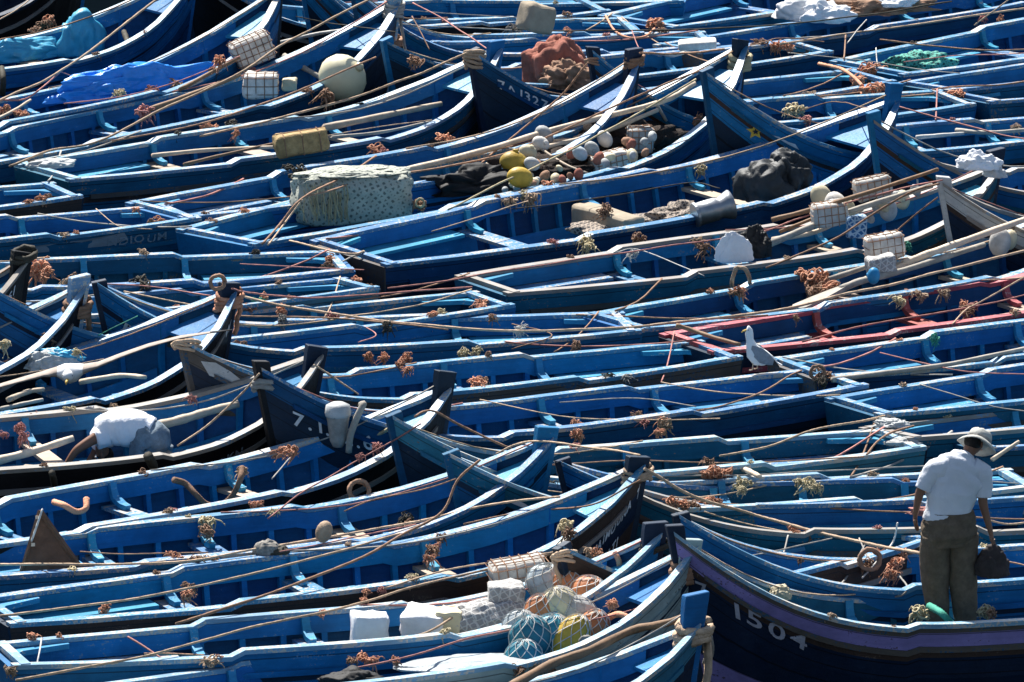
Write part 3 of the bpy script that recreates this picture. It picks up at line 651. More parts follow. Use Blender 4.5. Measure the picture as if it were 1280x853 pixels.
RO += [
 ([(-10,30,1.2),(20,12,1.3),(45,-6,1.4)], .014, 'rope_tan', 'short tan line across the top left corner'),
 ([(500,12,1.3),(640,22,1.0),(760,26,.9)], .010, 'rope_grey', 'thin grey line above the tan box at the top'),
 ([(500,30,1.2),(560,34,1.0),(640,38,.95)], .012, 'rope_grey', 'thin grey line ending at the grey knot left of the tan box'),
 ([(790,38,.9),(795,52,.88),(800,64,.9)], .010, 'rope_pink', 'short pinkish line hanging above the post with a brown lashing'),
 ([(930,60,1.7),(975,48,1.1),(1030,52,.9)], .010, 'rope_brown', 'thin brown line right of the post behind the yellow star'),
 ([(985,66,.88),(1090,78,.86),(1200,92,.86)], .010, 'rope_grey', 'thin grey line towards the green netting'),
 ([(1130,78,.9),(1200,70,.9),(1290,66,.95)], .010, 'rope_pink', 'thin pinkish line over the green netting boat'),
 ([(1000,140,.9),(1040,128,1.0),(1085,135,1.6)], .010, 'rope_brown', 'thin brown line left of the banded bow'),
 ([(640,262,.86),(760,246,.88),(860,228,.88),(900,236,.86)], .010, 'rope_dark', 'thin dark line along the far rail of the wide open boat'),
 ([(770,315,.86),(800,312,.86),(880,345,.84)], .009, 'rope_white', 'thin pale line crossing the near rail of the wide open boat'),
 ([(455,408,.84),(470,420,.84),(448,428,.84)], .010, 'rope_pink', 'short pink line by the dark tuft in the middle left'),
 ([(640,405,.84),(690,420,.84),(640,436,.84)], .010, 'rope_brown', 'short brown line in the stern left of the wooden oar'),
 ([(700,505,.84),(790,497,.84),(870,510,.84)], .010, 'rope_grey', 'thin grey line in the boat under the standing gull'),
 ([(600,500,.88),(700,520,.86),(820,527,.86),(900,524,.86)], .010, 'rope_tan', 'thin tan line along the rail under the bright stern'),
 ([(690,580,.86),(800,576,.86),(960,578,.86),(1080,572,.86)], .011, 'rope_brown', 'thin brown line on the rail left of the rag bundle'),
 ([(800,597,.84),(960,592,.84),(1120,584,.86),(1200,582,.86)], .010, 'rope_grey', 'thin grey line just under the brown line left of the rag bundle'),
 ([(840,625,.88),(960,632,.86),(1120,640,.86),(1290,650,.86)], .013, 'rope_brown', 'brown line running behind the waist of the standing man'),
 ([(1150,590,.9),(1210,598,.86),(1290,606,.86)], .010, 'rope_grey', 'thin grey line at the right edge behind the shoulder of the standing man'),
 ([(1235,650,1.0),(1260,655,.9),(1290,652,.9)], .013, 'rope_tan', 'tan line right of the elbow of the standing man'),
 ([(1238,705,.9),(1260,702,.88),(1290,708,.88)], .012, 'rope_brown', 'brown line right of the carried bag'),
 ([(895,706,1.1),(960,690,.95),(1040,672,.9)], .010, 'rope_grey', 'thin grey line above the purple striped bow'),
 ([(880,640,1.0),(930,655,.9),(1000,668,.88)], .012, 'rope_tan', 'second tan line beside the thick rope near the orange tufts'),
 ([(860,742,1.1),(800,760,1.0),(740,775,1.0)], .010, 'rope_pink', 'thin pink line from the pale green bow to the coloured buoys'),
 ([(570,600,1.4),(530,612,1.2),(470,625,1.0),(430,640,.9)], .010, 'rope_brown', 'thin brown line left of the teal bow'),
 ([(580,655,1.0),(660,640,1.0),(740,630,1.2),(800,600,1.6)], .013, 'rope_brown', 'brown line under the MAIMOUNA bow'),
 ([(700,690,1.0),(640,700,.95),(560,712,.9),(480,735,.88)], .013, 'rope_tan', 'tan line along the near rail of the MAIMOUNA boat'),
 ([(350,690,.88),(430,675,.9),(520,655,.95)], .010, 'rope_pink', 'thin pink line behind the long level rope'),
 ([(100,690,.86),(170,694,.84),(260,690,.84)], .010, 'rope_brown', 'thin brown line right of the brown wedge board'),
 ([(340,600,.88),(360,575,.9),(375,566,.9)], .010, 'rope_grey', 'short thin line by the orange tuft over the bright blue rail'),
 ([(0,470,.9),(60,462,.9),(130,450,1.0)], .010, 'rope_tan', 'thin tan line left of the flying gull'),
 ([(105,430,.9),(140,412,1.1),(172,395,1.2)], .009, 'rope_green', 'thin green line under the AEMA bow'),
 ([(300,330,.86),(380,333,.86),(455,338,.86)], .009, 'rope_pink', 'thin pink line along the long dry gunwale'),
 ([(120,262,.86),(150,282,.84),(190,286,.84)], .009, 'rope_tan', 'short tan line by the stern at the upper left'),
 ([(540,290,.84),(600,270,.88),(660,252,.9)], .010, 'rope_tan', 'thin tan line right of the net covered heap'),
 ([(400,172,.9),(470,160,.95),(540,150,1.0)], .010, 'rope_tan', 'thin tan line by the bare poles'),
 ([(80,130,.95),(160,120,.95),(240,96,1.1),(300,70,1.3)], .011, 'rope_pink', 'thin pink line behind the bright blue tarp'),
 ([(370,20,1.4),(420,30,1.3),(495,40,1.5)], .010, 'rope_dark', 'thin dark line left of the rope bound cream post'),
 ([(1100,440,.86),(1190,462,.84),(1290,470,.84)], .010, 'rope_pink', 'thin pinkish line below the red trimmed boat at the right'),
 ([(1150,480,.86),(1230,505,.84),(1290,515,.84)], .010, 'rope_grey', 'thin grey line in the boat with the grey rounded transom'),
]
for pts, r, m_, lb in RO: rope(pts, r, m_, lb)
# heavy curved hawsers
def hawser(pts, r, m_, lb, grp='short heavy ropes'):
    rope(pts, r, m_, lb, 'heavy_rope', grp, .01, 8)
hawser([(217,600,.86),(232,605,.80),(245,618,.72),(258,630,.62),(275,632,.58),(290,620,.68),(300,600,.84),(303,585,.92)], .045, 'rope_brown', 'thick brown rope hanging in a curve inside the bright blue boat')
hawser([(68,628,.86),(80,632,.9),(95,640,.84),(107,636,.86),(108,624,.92)], .045, 'rope_orange', 'short thick orange brown rope over the rail left of the hanging curve')
hawser([(155,40,.9),(160,55,.86),(163,72,.72),(164,90,.5)], .055, 'rope_dark', 'dark rope fender hanging over the turquoise tarp boat')
hawser([(2,85,.9),(4,100,.8),(3,118,.6)], .06, 'rope_dark', 'dark rope fender at the left edge near the top')

hawser([(185,570,.92),(192,585,.75),(193,605,.45)], .07, 'rope_dark', 'dark rope fender over the black hull behind the bending man')
hawser([(65,592,.9),(68,608,.7),(68,632,.35)], .05, 'rope_dark', 'thin dark green fender over the black hull by the outstretched hand')
hawser([(500,515,1.35),(492,530,1.15),(478,540,1.0),(460,545,.95),(443,548,.9)], .028, 'rope_straw', 'frayed straw rope hooked left of the white initial bow')
hawser([(490,545,.95),(505,558,.9),(520,563,.88)], .022, 'rope_grey', 'grey iron hook rope below the frayed straw rope')

hawser([(920,335,1.1),(915,352,.86),(918,366,.7),(930,368,.7),(937,352,.86),(932,337,1.08),(922,334,1.1)], .035, 'rope_tan', 'rope ring hanging on the scraped wooden rail')
hawser([(757,20,.86),(768,38,.86),(785,47,.86),(805,46,.86),(818,36,.86)], .022, 'rope_orange', 'orange rope lying on the gunwale by the black water gap')
hawser([(1024,80,.86),(1050,86,.9),(1065,95,.9),(1078,108,.86)], .035, 'rope_orange', 'orange rope twisted over the transom at the upper right')
hawser([(1162,758,.86),(1178,768,.9),(1192,785,.75),(1205,808,.45),(1212,828,.2)], .05, 'rope_green', 'dark green rope hanging over the purple striped rail', 'short heavy ropes')
hawser([(768,690,1.25),(774,705,1.15),(772,735,.9),(766,765,.86)], .04, 'rope_orange', 'rust rope hanging over the far rail near the netted buoys')
hawser([(760,772,.9),(775,768,1.0),(792,778,.95),(796,790,.85)], .045, 'rope_orange', 'rust rope bound round the near rail by the yellow buoy')
hawser([(882,830,.7),(888,815,.95),(886,795,1.15)], .05, 'rope_grey', 'grey rope sagging beside the bottom square post')

def world(b, v_):
    return Matrix.Translation(b.root.location) @ b.root.rotation_euler.to_matrix().to_4x4() @ v_
def hull_fender(key, sd, r, m_, lb):
    b = BOATS[key]; w3 = [world(b, b.skin_pt(s_, b.zr(s_)-d_, b.near, r+.01)) for s_, d_ in sd]
    w3 = spline(w3, 5); c = w3[0].copy(); rad = [r*(.75+.35*math.sin(math.pi*i/(len(w3)-1))**.6+.08*math.sin(i*2.1)) for i in range(len(w3))]
    vs, fs = tube_geo([q-c for q in w3], rad, 9); o = mobj('rope_fender', vs, fs, m_, smooth=True, loc=c); tag(o, lb, 'fender', 'rope fenders hung on the bows')
# ropes wound round stems
def wrap(key, dz, turns, r, m_, lb, ax=.105, ay=.070, drop=None, back=0.03):
    b = BOATS[key]; rnd = random.Random(lb); pts = []
    n = 14*turns; top = FB+b.h+dz
    for i in range(n+1):
        a = 2*math.pi*i/14; z = top - r*1.5*i/14 + rnd.uniform(-.008,.008) + .03*math.sin(a+i*.05)
        xc = b.L - .30*max(0, (FB+b.h-z)/(FB+b.h)) - back
        k = 1+rnd.uniform(0,.08)+.14*abs(math.sin(i*.37))
        pts.append(Vector((xc+ax*k*math.cos(a), ay*k*math.sin(a), z)))
    if drop:
        for i in range(1, 6): pts.append(pts[-1]+Vector((rnd.uniform(-.03,.02), rnd.uniform(-.02,.02), -drop/5)))
    w3 = [world(b, q) for q in pts]; c = w3[0].copy()
    vs, fs = tube_geo([q-c for q in w3], r, 6, .4)
    o = mobj('rope_lashing', vs, fs, m_, smooth=True, loc=c); tag(o, lb, 'rope', 'ropes wound round stem posts')
hull_fender('Lf', [(.995,.62),(.96,.60),(.92,.45),(.89,.25),(.875,.04)], .06, 'rope_dark', 'dark rope fender slung across the AEMA bow')
hull_fender('Lg', [(.995,.55),(.96,.55),(.92,.42),(.89,.22),(.875,.0)], .065, 'rope_dark', 'dark rope fender slung across the peeling white bow')
wrap('R3', -.18, 6, .022, 'rope_grey', 'grey green rope bundle wound round the cream post at the top', drop=.5, ax=.125, ay=.085)
wrap('R3', -.62, 5, .022, 'rope_brown', 'brown rope wound round the near rail end beside the cream buoy', ax=.14, ay=.09)
wrap('L4', -.05, 5, .024, 'rope_tan', 'tan rope wound round the stem of the bow numbered 1327', ax=.115, ay=.075)
wrap('R5', -.08, 4, .024, 'rope_brown', 'brown rope wound on the post right of the rust cloth heap')
wrap('L5', -.14, 3, .016, 'rope_brown', 'brown line bound round the worn rusty post')
wrap('R6', -.20, 4, .036, 'rope_straw', 'thick straw rope wound round the post behind the yellow star bow', ax=.125, ay=.085)
wrap('Rb', -.12, 4, .028, 'rope_orange', 'orange rope wound round the post left of centre', ax=.12, ay=.08, drop=.3)
wrap('Ra', -.25, 4, .03, 'rope_brown', 'brown rope wound round the pale scraped post at the left', ax=.12, ay=.08, drop=.35)
wrap('Rd', -.02, 2, .03, 'rope_dark', 'black binding over the tip of the leftmost black bow')
wrap('Lg', -.04, 3, .020, 'rope_tan', 'tan rope bundled on the peeling white and brown bow', ax=.12, ay=.08)
wrap('Rg', -.12, 4, .022, 'rope_tan', 'tan rope wound round the white tipped MAIMOUNA post', ax=.115, ay=.075)
wrap('Ri', -.20, 4, .034, 'rope_brown', 'brown rope wound round the pale green post', ax=.13, ay=.085, drop=.3)
wrap('Rj', -.24, 3, .038, 'rope_tan', 'thick tan rope wound round the square blue post at the bottom', ax=.125, ay=.08, drop=.7)
wrap('Rh', -.18, 2, .02, 'rope_dark', 'dark line bound round the post left of the purple one')
wrap('Lm', -.1, 3, .02, 'rope_tan', 'rope wound round the small post above the netted buoys', drop=.2)
wrap('Lh', -.20, 2, .03, 'rope_grey', 'grey rope over the black 7.1.12 stem')

# ---------------------------------------------------------------- frayed tufts and knots
def tuft_geo(rnd, r, n_=16, droop=.6):
    """a tangle of rope ends: kinked loops knotted together, some ends hanging"""
    G = []
    ax = Vector((rnd.uniform(-1,1), rnd.uniform(-1,1), 0)).normalized()
    for k in range(n_):
        q = ax*rnd.uniform(-.55,.55)*r + Vector((rnd.gauss(0,.12), rnd.gauss(0,.12), rnd.gauss(0,.12)))*r
        d = Vector((rnd.gauss(0,1), rnd.gauss(0,1), rnd.gauss(0,.7))).normalized(); cu = Vector((rnd.gauss(0,1), rnd.gauss(0,1), rnd.gauss(0,1)))*.8
        pts = [q.copy()]; hang = rnd.random() < .35*droop+.1
        for i in range(rnd.randint(6, 11)):
            d = (d + d.cross(cu)*.55 + Vector((rnd.uniform(-.35,.35), rnd.uniform(-.35,.35), rnd.uniform(-.35,.35)))).normalized()
            if hang and i > 2: d = (d+Vector((0,0,-.9))).normalized()
            elif pts[-1].length > r*.75: d = (d-pts[-1].normalized()*.9).normalized()
            pts.append(pts[-1]+d*r*rnd.uniform(.13,.22))
        th = r*rnd.uniform(.05,.10)
        G.append(tube_geo(pts, [th*(1 if i < len(pts)-2 else .6) for i in range(len(pts))], 4))
        if rnd.random() < .7:                  # the frayed end opens into yarns
            for _ in range(4):
                e_ = pts[-1]; dd = (d+Vector((rnd.uniform(-.7,.7), rnd.uniform(-.7,.7), rnd.uniform(-.9,.2)))).normalized()
                G.append(tube_geo([e_, e_+dd*r*.14, e_+dd*r*.22+Vector((0,0,-r*.10))], [th*.4, th*.35, th*.12], 3))
    return join_geo(G)
TV = []
for i in range(16):
    rnd = random.Random(i+40); vs, fs = tuft_geo(rnd, 1.0, 20+4*(i % 5), rnd.uniform(.2,1))
    me = bpy.data.meshes.new('rope_tuft'); me.from_pydata([tuple(q) for q in vs], [], fs); me.update()
    for p_ in me.polygons: p_.use_smooth = True
    TV.append(me)
MC = {'o':'rope_orange','t':'rope_tan','g':'rope_dark','s':'rope_straw','b':'rope_brown','e':'rope_green','w':'rope_white','p':'rope_pink','y':'rope_grey'}
CN = {'o':'rusty orange','t':'tan','g':'dark grey','s':'straw coloured','b':'brown','e':'green','w':'whitish','p':'pinkish','y':'grey'}
TM = {}
tcount = {}
def near_thing(px, py, z):
    """the nearest gunwale: which boat, how far along"""
    p_ = P(px, py, z); best = None
    for k, b in BOATS.items():
        d = Vector((math.cos(b.yaw), math.sin(b.yaw))); q = Vector((p_.x-b.root.location.x, p_.y-b.root.location.y))
        s = q.dot(d)/b.L; t = q.x*-d.y+q.y*d.x
        if -.03 <= s <= 1.03:
            e = abs(abs(t)-b.B/2*interp(PLAN, max(0, min(1, s))))
            if best is None or e < best[0]: best = (e, k, s, t)
    return best
def tuft_at(key, s_, side, rp_, c, inside=.0):
    b = BOATS[key]; p_ = world(b, Vector((s_*b.L, side*(b.B/2*interp(PLAN, s_)-.03-inside), b.zr(s_)+.02)))
    i = random.randrange(16); k2 = (i, c)
    if k2 not in TM: me = TV[i].copy(); me.materials.append(M[MC[c]]); TM[k2] = me
    o = bpy.data.objects.new('rope_tuft', TM[k2]); SC.collection.objects.link(o); r = rp_*1.4/scale_at(p_)
    o.location = p_; o.rotation_euler = (random.uniform(-.4,.4), random.uniform(-.4,.4), random.uniform(0,6.28)); o.scale = (r*random.uniform(.8,1.4), r*random.uniform(.7,1.2), r*random.uniform(.6,1.0))
    where = ['stern end of', 'after part of', 'middle of', 'forward part of', 'bow end of'][min(4, int(s_*5))]
    TU.append((o, 'small' if rp_ < 7 else '', CN[c], where, 'far rail' if side != b.near else 'near rail', key, s_, p_.x)); tag(o, 'x', 'rope tuft', 'frayed rope tufts tied to the gunwales')
def tuft(px, py, rp, c, z=.84, label=None):
    bt = near_thing(px, py, z); b = BOATS[bt[1]]; s = max(0, min(1, bt[2]))
    z2 = max(z, b.zr(s)+.01) if bt[0] < .3 else z
    p_ = P(px, py, z2); r = rp*1.5/scale_at(p_); i = random.randrange(16)
    key = (i, c)
    if key not in TM:
        me = TV[i].copy(); me.materials.append(M[MC[c]]); TM[key] = me
    o = bpy.data.objects.new('rope_tuft', TM[key]); SC.collection.objects.link(o)
    o.location = p_; o.rotation_euler = (random.uniform(-.4,.4), random.uniform(-.4,.4), random.uniform(0,6.28)); o.scale = (r*random.uniform(.8,1.3), r*random.uniform(.8,1.2), r*random.uniform(.75,1.1))
    side = 'far rail' if (bt[3] > 0) == (b.near < 0) else 'near rail'
    where = ['stern end of', 'after part of', 'middle of', 'forward part of', 'bow end of'][min(4, int(s*5))]
    sz = 'small' if rp < 7 else 'big' if rp > 10 else ''
    nm = b.root['label']
    TU.append((o, sz, CN[c], where, side, bt[1], s, px))
    tag(o, 'x', 'rope tuft', 'frayed rope tufts tied to the gunwales')
TU = []
for t in [(62,24,9,'o'),(54,30,7,'b'),(45,40,7,'b'),(6,138,9,'o'),(24,141,6,'o'),(31,143,6,'o'),(150,118,8,'s'),(213,106,8,'b'),(222,108,7,'b'),(275,76,8,'o'),(190,113,6,'p'),(180,141,10,'p'),
 (258,160,6,'o'),(270,160,5,'o'),(290,156,8,'g'),(295,166,5,'o'),(408,118,9,'b'),(521,76,8,'b'),(538,62,6,'o'),(555,26,4,'p'),(524,58,6,'b'),(470,188,9,'o'),(480,190,6,'p'),(555,171,8,'o'),(562,176,6,'o'),
 (375,217,12,'g'),(362,212,8,'g'),(820,31,9,'o'),(830,40,7,'b'),(640,36,6,'y'),(648,38,5,'y'),(970,57,8,'o'),(985,59,7,'o'),(1083,88,10,'o'),(1098,84,8,'o'),(1072,98,8,'o'),(1088,112,11,'o'),(1100,108,8,'o'),
 (990,136,9,'s'),(1000,137,7,'s'),(1195,118,9,'o'),(1270,159,5,'t'),(1228,22,5,'p'),(1250,24,5,'o'),(52,251,8,'o'),(60,247,6,'b'),(200,276,7,'o'),(190,278,5,'b'),(256,267,5,'b'),(306,264,7,'o'),(170,262,5,'o'),
 (48,334,12,'o'),(58,342,9,'o'),(90,350,9,'b'),(80,356,7,'t'),(175,353,12,'g'),(182,357,8,'g'),(55,413,11,'b'),(60,424,8,'b'),(220,386,6,'o'),(30,388,6,'s'),(5,430,7,'s'),
 (250,402,9,'e'),(245,412,7,'e'),(322,380,8,'e'),(312,385,6,'o'),(352,388,7,'o'),(352,400,8,'y'),(330,372,6,'o'),(414,325,7,'o'),(410,333,6,'b'),(446,351,7,'o'),(460,360,6,'b'),(601,378,9,'o'),(603,386,7,'o'),
 (483,409,8,'g'),(487,405,6,'y'),(615,398,6,'b'),(650,411,7,'w'),(525,256,7,'b'),(632,253,7,'t'),(642,251,6,'t'),(665,248,9,'t'),(655,247,8,'s'),(685,232,8,'o'),(698,228,7,'o'),(733,303,10,'s'),(738,308,7,'s'),
 (798,301,9,'b'),(790,318,6,'w'),(880,309,9,'b'),(872,301,6,'t'),(756,262,8,'b'),(877,212,8,'s'),(925,364,7,'o'),(918,365,6,'b'),(1020,350,13,'o'),(1005,344,10,'o'),(1036,362,11,'o'),(1018,364,9,'b'),(1028,352,9,'o'),
 (1125,376,7,'s'),(1150,368,7,'t'),(1210,388,8,'b'),(1217,383,6,'p'),(1132,307,8,'e'),(995,397,5,'b'),(1168,424,7,'e'),(1205,380,6,'o'),(1180,366,6,'t'),
 (508,450,10,'o'),(510,462,7,'o'),(500,456,7,'o'),(460,446,6,'o'),(480,446,6,'o'),(580,441,7,'s'),(597,440,7,'s'),(610,444,5,'b'),(596,480,9,'o'),(608,486,7,'o'),(602,476,7,'b'),(720,431,7,'b'),(783,472,6,'y'),
 (720,530,9,'o'),(722,543,7,'o'),(796,520,7,'b'),(805,528,6,'p'),(832,529,8,'t'),(824,540,5,'o'),(828,527,6,'o'),(885,580,8,'b'),(895,592,10,'o'),(906,590,8,'o'),(885,593,8,'o'),(927,604,9,'s'),(927,612,7,'s'),
 (1008,604,10,'s'),(1020,608,8,'s'),(998,602,7,'s'),(840,628,9,'o'),(855,632,8,'o'),(868,632,7,'b'),(892,640,9,'o'),(882,628,8,'o'),(895,628,7,'o'),(992,664,9,'o'),(1000,670,9,'o'),(1010,672,7,'b'),
 (1084,706,8,'b'),(1118,706,10,'o'),(1128,692,7,'o'),(1115,718,9,'o'),(1000,700,5,'b'),(355,564,9,'o'),(345,568,7,'o'),(365,563,7,'o'),(450,571,6,'p'),(470,558,6,'p'),(320,632,8,'o'),(343,641,6,'s'),
 (258,652,10,'s'),(258,664,8,'b'),(215,640,7,'p'),(300,590,8,'t'),(222,698,8,'o'),(212,694,6,'o'),(243,702,9,'b'),(251,698,7,'t'),(236,735,8,'b'),(232,743,8,'o'),(132,761,8,'o'),(507,650,9,'g'),(512,656,7,'b'),
 (552,672,8,'b'),(540,688,9,'b'),(537,698,7,'o'),(546,683,6,'o'),(458,740,6,'o'),(478,738,5,'p'),(518,727,8,'t'),(515,720,6,'s'),(402,766,6,'o'),(455,750,6,'o'),(708,658,9,'s'),(712,666,8,'b'),(736,690,8,'t'),(746,693,7,'o'),
 (40,795,6,'o'),(262,828,8,'t'),(272,824,7,'o'),(452,822,9,'o'),(465,826,7,'o'),(440,826,7,'b'),(494,826,6,'o'),(684,832,8,'b'),(650,837,8,'b'),(668,832,8,'t'),(12,838,7,'t'),(765,755,7,'o'),
 (240,500,6,'p'),(25,535,7,'p'),(30,545,7,'p'),(45,520,5,'p'),(5,543,5,'p'),(142,507,6,'t'),(95,440,5,'s'),(268,700,5,'b'),(1030,472,9,'b'),(1020,466,7,'b'),(1028,478,7,'g'),(1148,768,10,'s'),(1232,764,9,'s'),(1240,768,7,'b'),(300,432,8,'b'),(385,462,9,'s'),(378,455,7,'s')]:
    tuft(*t)

rt = random.Random(2024)
def on_screen(p_):
    k_ = scale_at(p_); return 5 < 640+p_.x*k_ < 1275
for key, b in BOATS.items():
    cnt = 0
    for q in range(12):
        s_ = rt.uniform(.05, .9); side = rt.choice((1, -1))
        p_ = world(b, Vector((s_*b.L, 0, FB)))
        if on_screen(p_) and p_.y < 92:
            tuft_at(key, s_, side, rt.uniform(4, 8), rt.choice('ooobbbtpsgt')); cnt += 1
            if cnt >= 2: break
# ---------------------------------------------------------------- loose gear
def crumple(name, px, py, z, size, rz, m_, label, cat, seed=1, amp=.28, fr=1.6, sub=5, group=None, flat=.2, ridge=.62):
    bm = bmesh.new(); bmesh.ops.create_icosphere(bm, subdivisions=sub, radius=1)
    sd_ = Vector((seed*3.1, seed*1.7, seed*.9))
    for q in bm.verts:
        n_ = q.co.copy()
        wv = Vector((noise.noise(n_*fr+sd_*3), noise.noise(n_*fr-sd_), noise.noise(n_*fr*.7+sd_*2)))
        d = amp*1.1*noise.noise(n_*fr*.8+sd_) + ridge*amp*(noise.noise(Vector((n_.x*1.2, n_.y*1.2, n_.z*.5))*fr*1.15+wv*1.3+sd_) + .42*(1-2.6*abs(noise.noise(Vector((n_.x*1.6, n_.y*1.6, n_.z*.6))*fr*.95+wv*1.6-sd_)))) + .05*amp*noise.noise(n_*fr*9+sd_)
        q.co *= 1+d
        if q.co.z < -flat: q.co.z = -flat + (q.co.z+flat)*.15
        q.co = Vector((q.co.x*size[0], q.co.y*size[1], (q.co.z+flat)*size[2]))
    vs = [q.co.copy() for q in bm.verts]; fs = [tuple(q.index for q in f.verts) for f in bm.faces]; bm.free()
    o = mobj(name, vs, fs, m_, smooth=True, loc=P(px, py, z), rot=(0,0,rz)); return tag(o, label, cat, group)
YR = R(35)
crumple('tarp', 32, 72, .62, (.50,.20,.22), YR, 'tarp_turquoise', 'long turquoise tarp roll lying in the top left boat', 'tarp', 3, .30)
crumple('tarp', 98, 66, .60, (.34,.26,.42), YR, 'tarp_turquoise', 'bulging turquoise tarp bundle in the top left boat', 'tarp', 5, .28)
crumple('tarp', 165, 112, .80, (.85,.17,.24), R(30), 'tarp_blue', 'bright blue crumpled tarp on the second boat from the top left', 'tarp', 8, .42, 2.2)
crumple('tarp', 115, 124, .74, (.45,.16,.16), R(30), 'tarp_blue', 'thin end of bright blue tarp hanging over a rail', 'tarp', 9, .42, 2.4)
crumple('cloth_heap', 694, 104, .75, (.36,.30,.46), 0, 'cloth_rust', 'heap of rust brown cloth behind the 1327 bow', 'cloth', 12, .34, 2.0)
crumple('net_heap', 712, 107, .8, (.30,.24,.22), 0, 'rope_brown', 'coiled brown net at the foot of the rust cloth heap', 'net', 14, .5, 3.0)
crumple('white_bundle', 1003, 22, .8, (.34,.22,.24), R(-25), 'cloth_white', 'white cloth bundle at the top right, upper piece', 'cloth', 17, .3, 2)
crumple('white_bundle', 1035, 26, .86, (.32,.20,.18), R(-12), 'cloth_white', 'white cloth bundle at the top right, lower piece lying on the rail', 'cloth', 19, .34, 2.2)
crumple('net_heap', 1095, 14, .85, (.65,.3,.16), R(20), 'rope_brown', 'brown net heaped right of the white bundle', 'net', 21, .5, 3)
crumple('white_bundle', 1120, 6, .95, (.25,.2,.10), 0, 'cloth_white', 'small flat white cloth at the top edge', 'cloth', 23, .3, 2)
crumple('net_heap', 1150, 84, .72, (.38,.25,.14), R(15), 'net_green', 'green netting lying on a stern bench at the upper right', 'net', 25, .4, 3)
crumple('jacket', 957, 245, .72, (.36,.28,.34), R(15), 'cloth_dark', 'dark oilskin heaped in the wide open boat', 'jacket', 27, .30, 1.6)
crumple('jacket', 985, 232, .8, (.26,.22,.30), R(15), 'cloth_dark', 'smaller dark oilskin lump beside the bow of the wide boat', 'jacket', 29, .34, 2.2)
crumple('net_heap', 790, 286, .55, (.65,.40,.10), R(30), 'net_tan', 'tan mesh net spread across the bottom of the wide open boat', 'net', 31, .5, 1.6)
crumple('net_heap', 855, 275, .62, (.38,.30,.16), R(20), 'net_tan', 'tan mesh net gathered against the near rail right of the board', 'net', 33, .5, 2.0)
crumple('cloth', 918, 326, .86, (.20,.05,.24), R(10), 'cloth_white', 'white cloth hanging over the rail with a dark bag', 'cloth', 35, .20, 1.8)
crumple('bag', 945, 318, .82, (.16,.14,.24), R(10), 'cloth_black', 'black bag beside the hanging white cloth', 'bag', 37, .4, 2.4)
crumple('cloth', 1222, 210, 1.45, (.22,.12,.14), R(-20), 'cloth_white', 'white cloth thrown over the post at the right edge', 'cloth', 39, .35, 2.2)
crumple('cloth', 1242, 220, 1.35, (.14,.08,.12), R(-40), 'cloth_white', 'loose corner of white cloth hanging from the right edge post', 'cloth', 41, .25, 2.2)
crumple('bag', 590, 238, .7, (.55,.22,.20), R(20), 'cloth_black', 'black plastic sheet bunched beside the net covered heap', 'bag', 43, .5, 2.2)
plain('net_dark', (.045,.032,.026), .95, .6, 14, 1.0, 60, .03)
crumple('net_heap', 770, 196, .62, (.95,.40,.30), R(36), 'net_dark', 'dark brown tangle of net under the floats, nearer the bow of the loaded boat', 'net', 45, .5, 2.6)
crumple('net_heap', 668, 228, .62, (.85,.34,.24), R(34), 'net_dark', 'dark brown tangle of net beside the yellow floats', 'net', 46, .5, 2.8)
crumple('cloth_heap', 65, 208, .84, (.26,.14,.07), R(10), 'cloth_white' if False else 'foam_grey', 'pale rag on the stern of the bare pole boat', 'cloth', 47, .3, 2)
crumple('cloth', 1115, 533, .84, (.15,.09,.06), R(-10), 'foam_grey', 'pale rag tied on the grey rounded transom', 'cloth', 49, .4, 2.5)
crumple('cloth', 1130, 556, .82, (.16,.10,.05), R(10), 'foam_grey', 'pale rope and rag bundle on the stern left of the hat', 'cloth', 51, .4, 2.5)
crumple('cloth', 33, 428, .72, (.25,.16,.20), 0, 'tarp_blue', 'scrap of blue plastic in the scraped boat at the left', 'tarp', 53, .4, 2.2)
crumple('net_heap', 62, 460, .86, (.26,.14,.14), 0, 'foam_grey', 'pale netted bundle above the flying gull', 'net', 55, .35, 3)
crumple('net_heap', 72, 452, .92, (.22,.10,.10), 0, 'tarp_turquoise', 'light blue mesh on the pale bundle above the flying gull', 'net', 56, .4, 3)
crumple('net_sack', 606, 786, .66, (.42,.24,.22), R(10), 'net_white', 'low white net bag beside the big netted buoys', 'net bag', 63, .2, 2)
crumple('cloth', 440, 856, .80, (.26,.16,.10), 0, 'cloth_black', 'black cloth at the bottom edge below the white sacks', 'cloth', 65, .3, 2.2)
crumple('plastic_sheet', 590, 832, .72, (.62,.22,.06), R(12), 'buoy_clear', 'pale translucent sheet laid over the rail below the net bag', 'sheet', 67, .2, 1.5)
crumple('rag', 1160, 642, .86, (.16,.08,.05), 0, 'rope_pink', 'pinkish rag on the bare rail left of the standing man', 'cloth', 69, .4, 3)
crumple('stone', 975, 556+192, .90, (.10,.08,.09), 0, 'foam_cream', 'pale stone resting on the purple striped rail', 'stone', 70, .25, 1.8)
crumple('stone', 334, 692, .84, (.12,.09,.10), 0, 'stone', 'speckled grey stone on the rail below the straw tuft', 'stone', 71, .2, 1.8)
crumple('stone', 347, 692, .84, (.11,.08,.06), 0, 'rope_dark', 'small dark green lump on the rail beside the speckled stone', 'stone', 72, .3, 1.8)

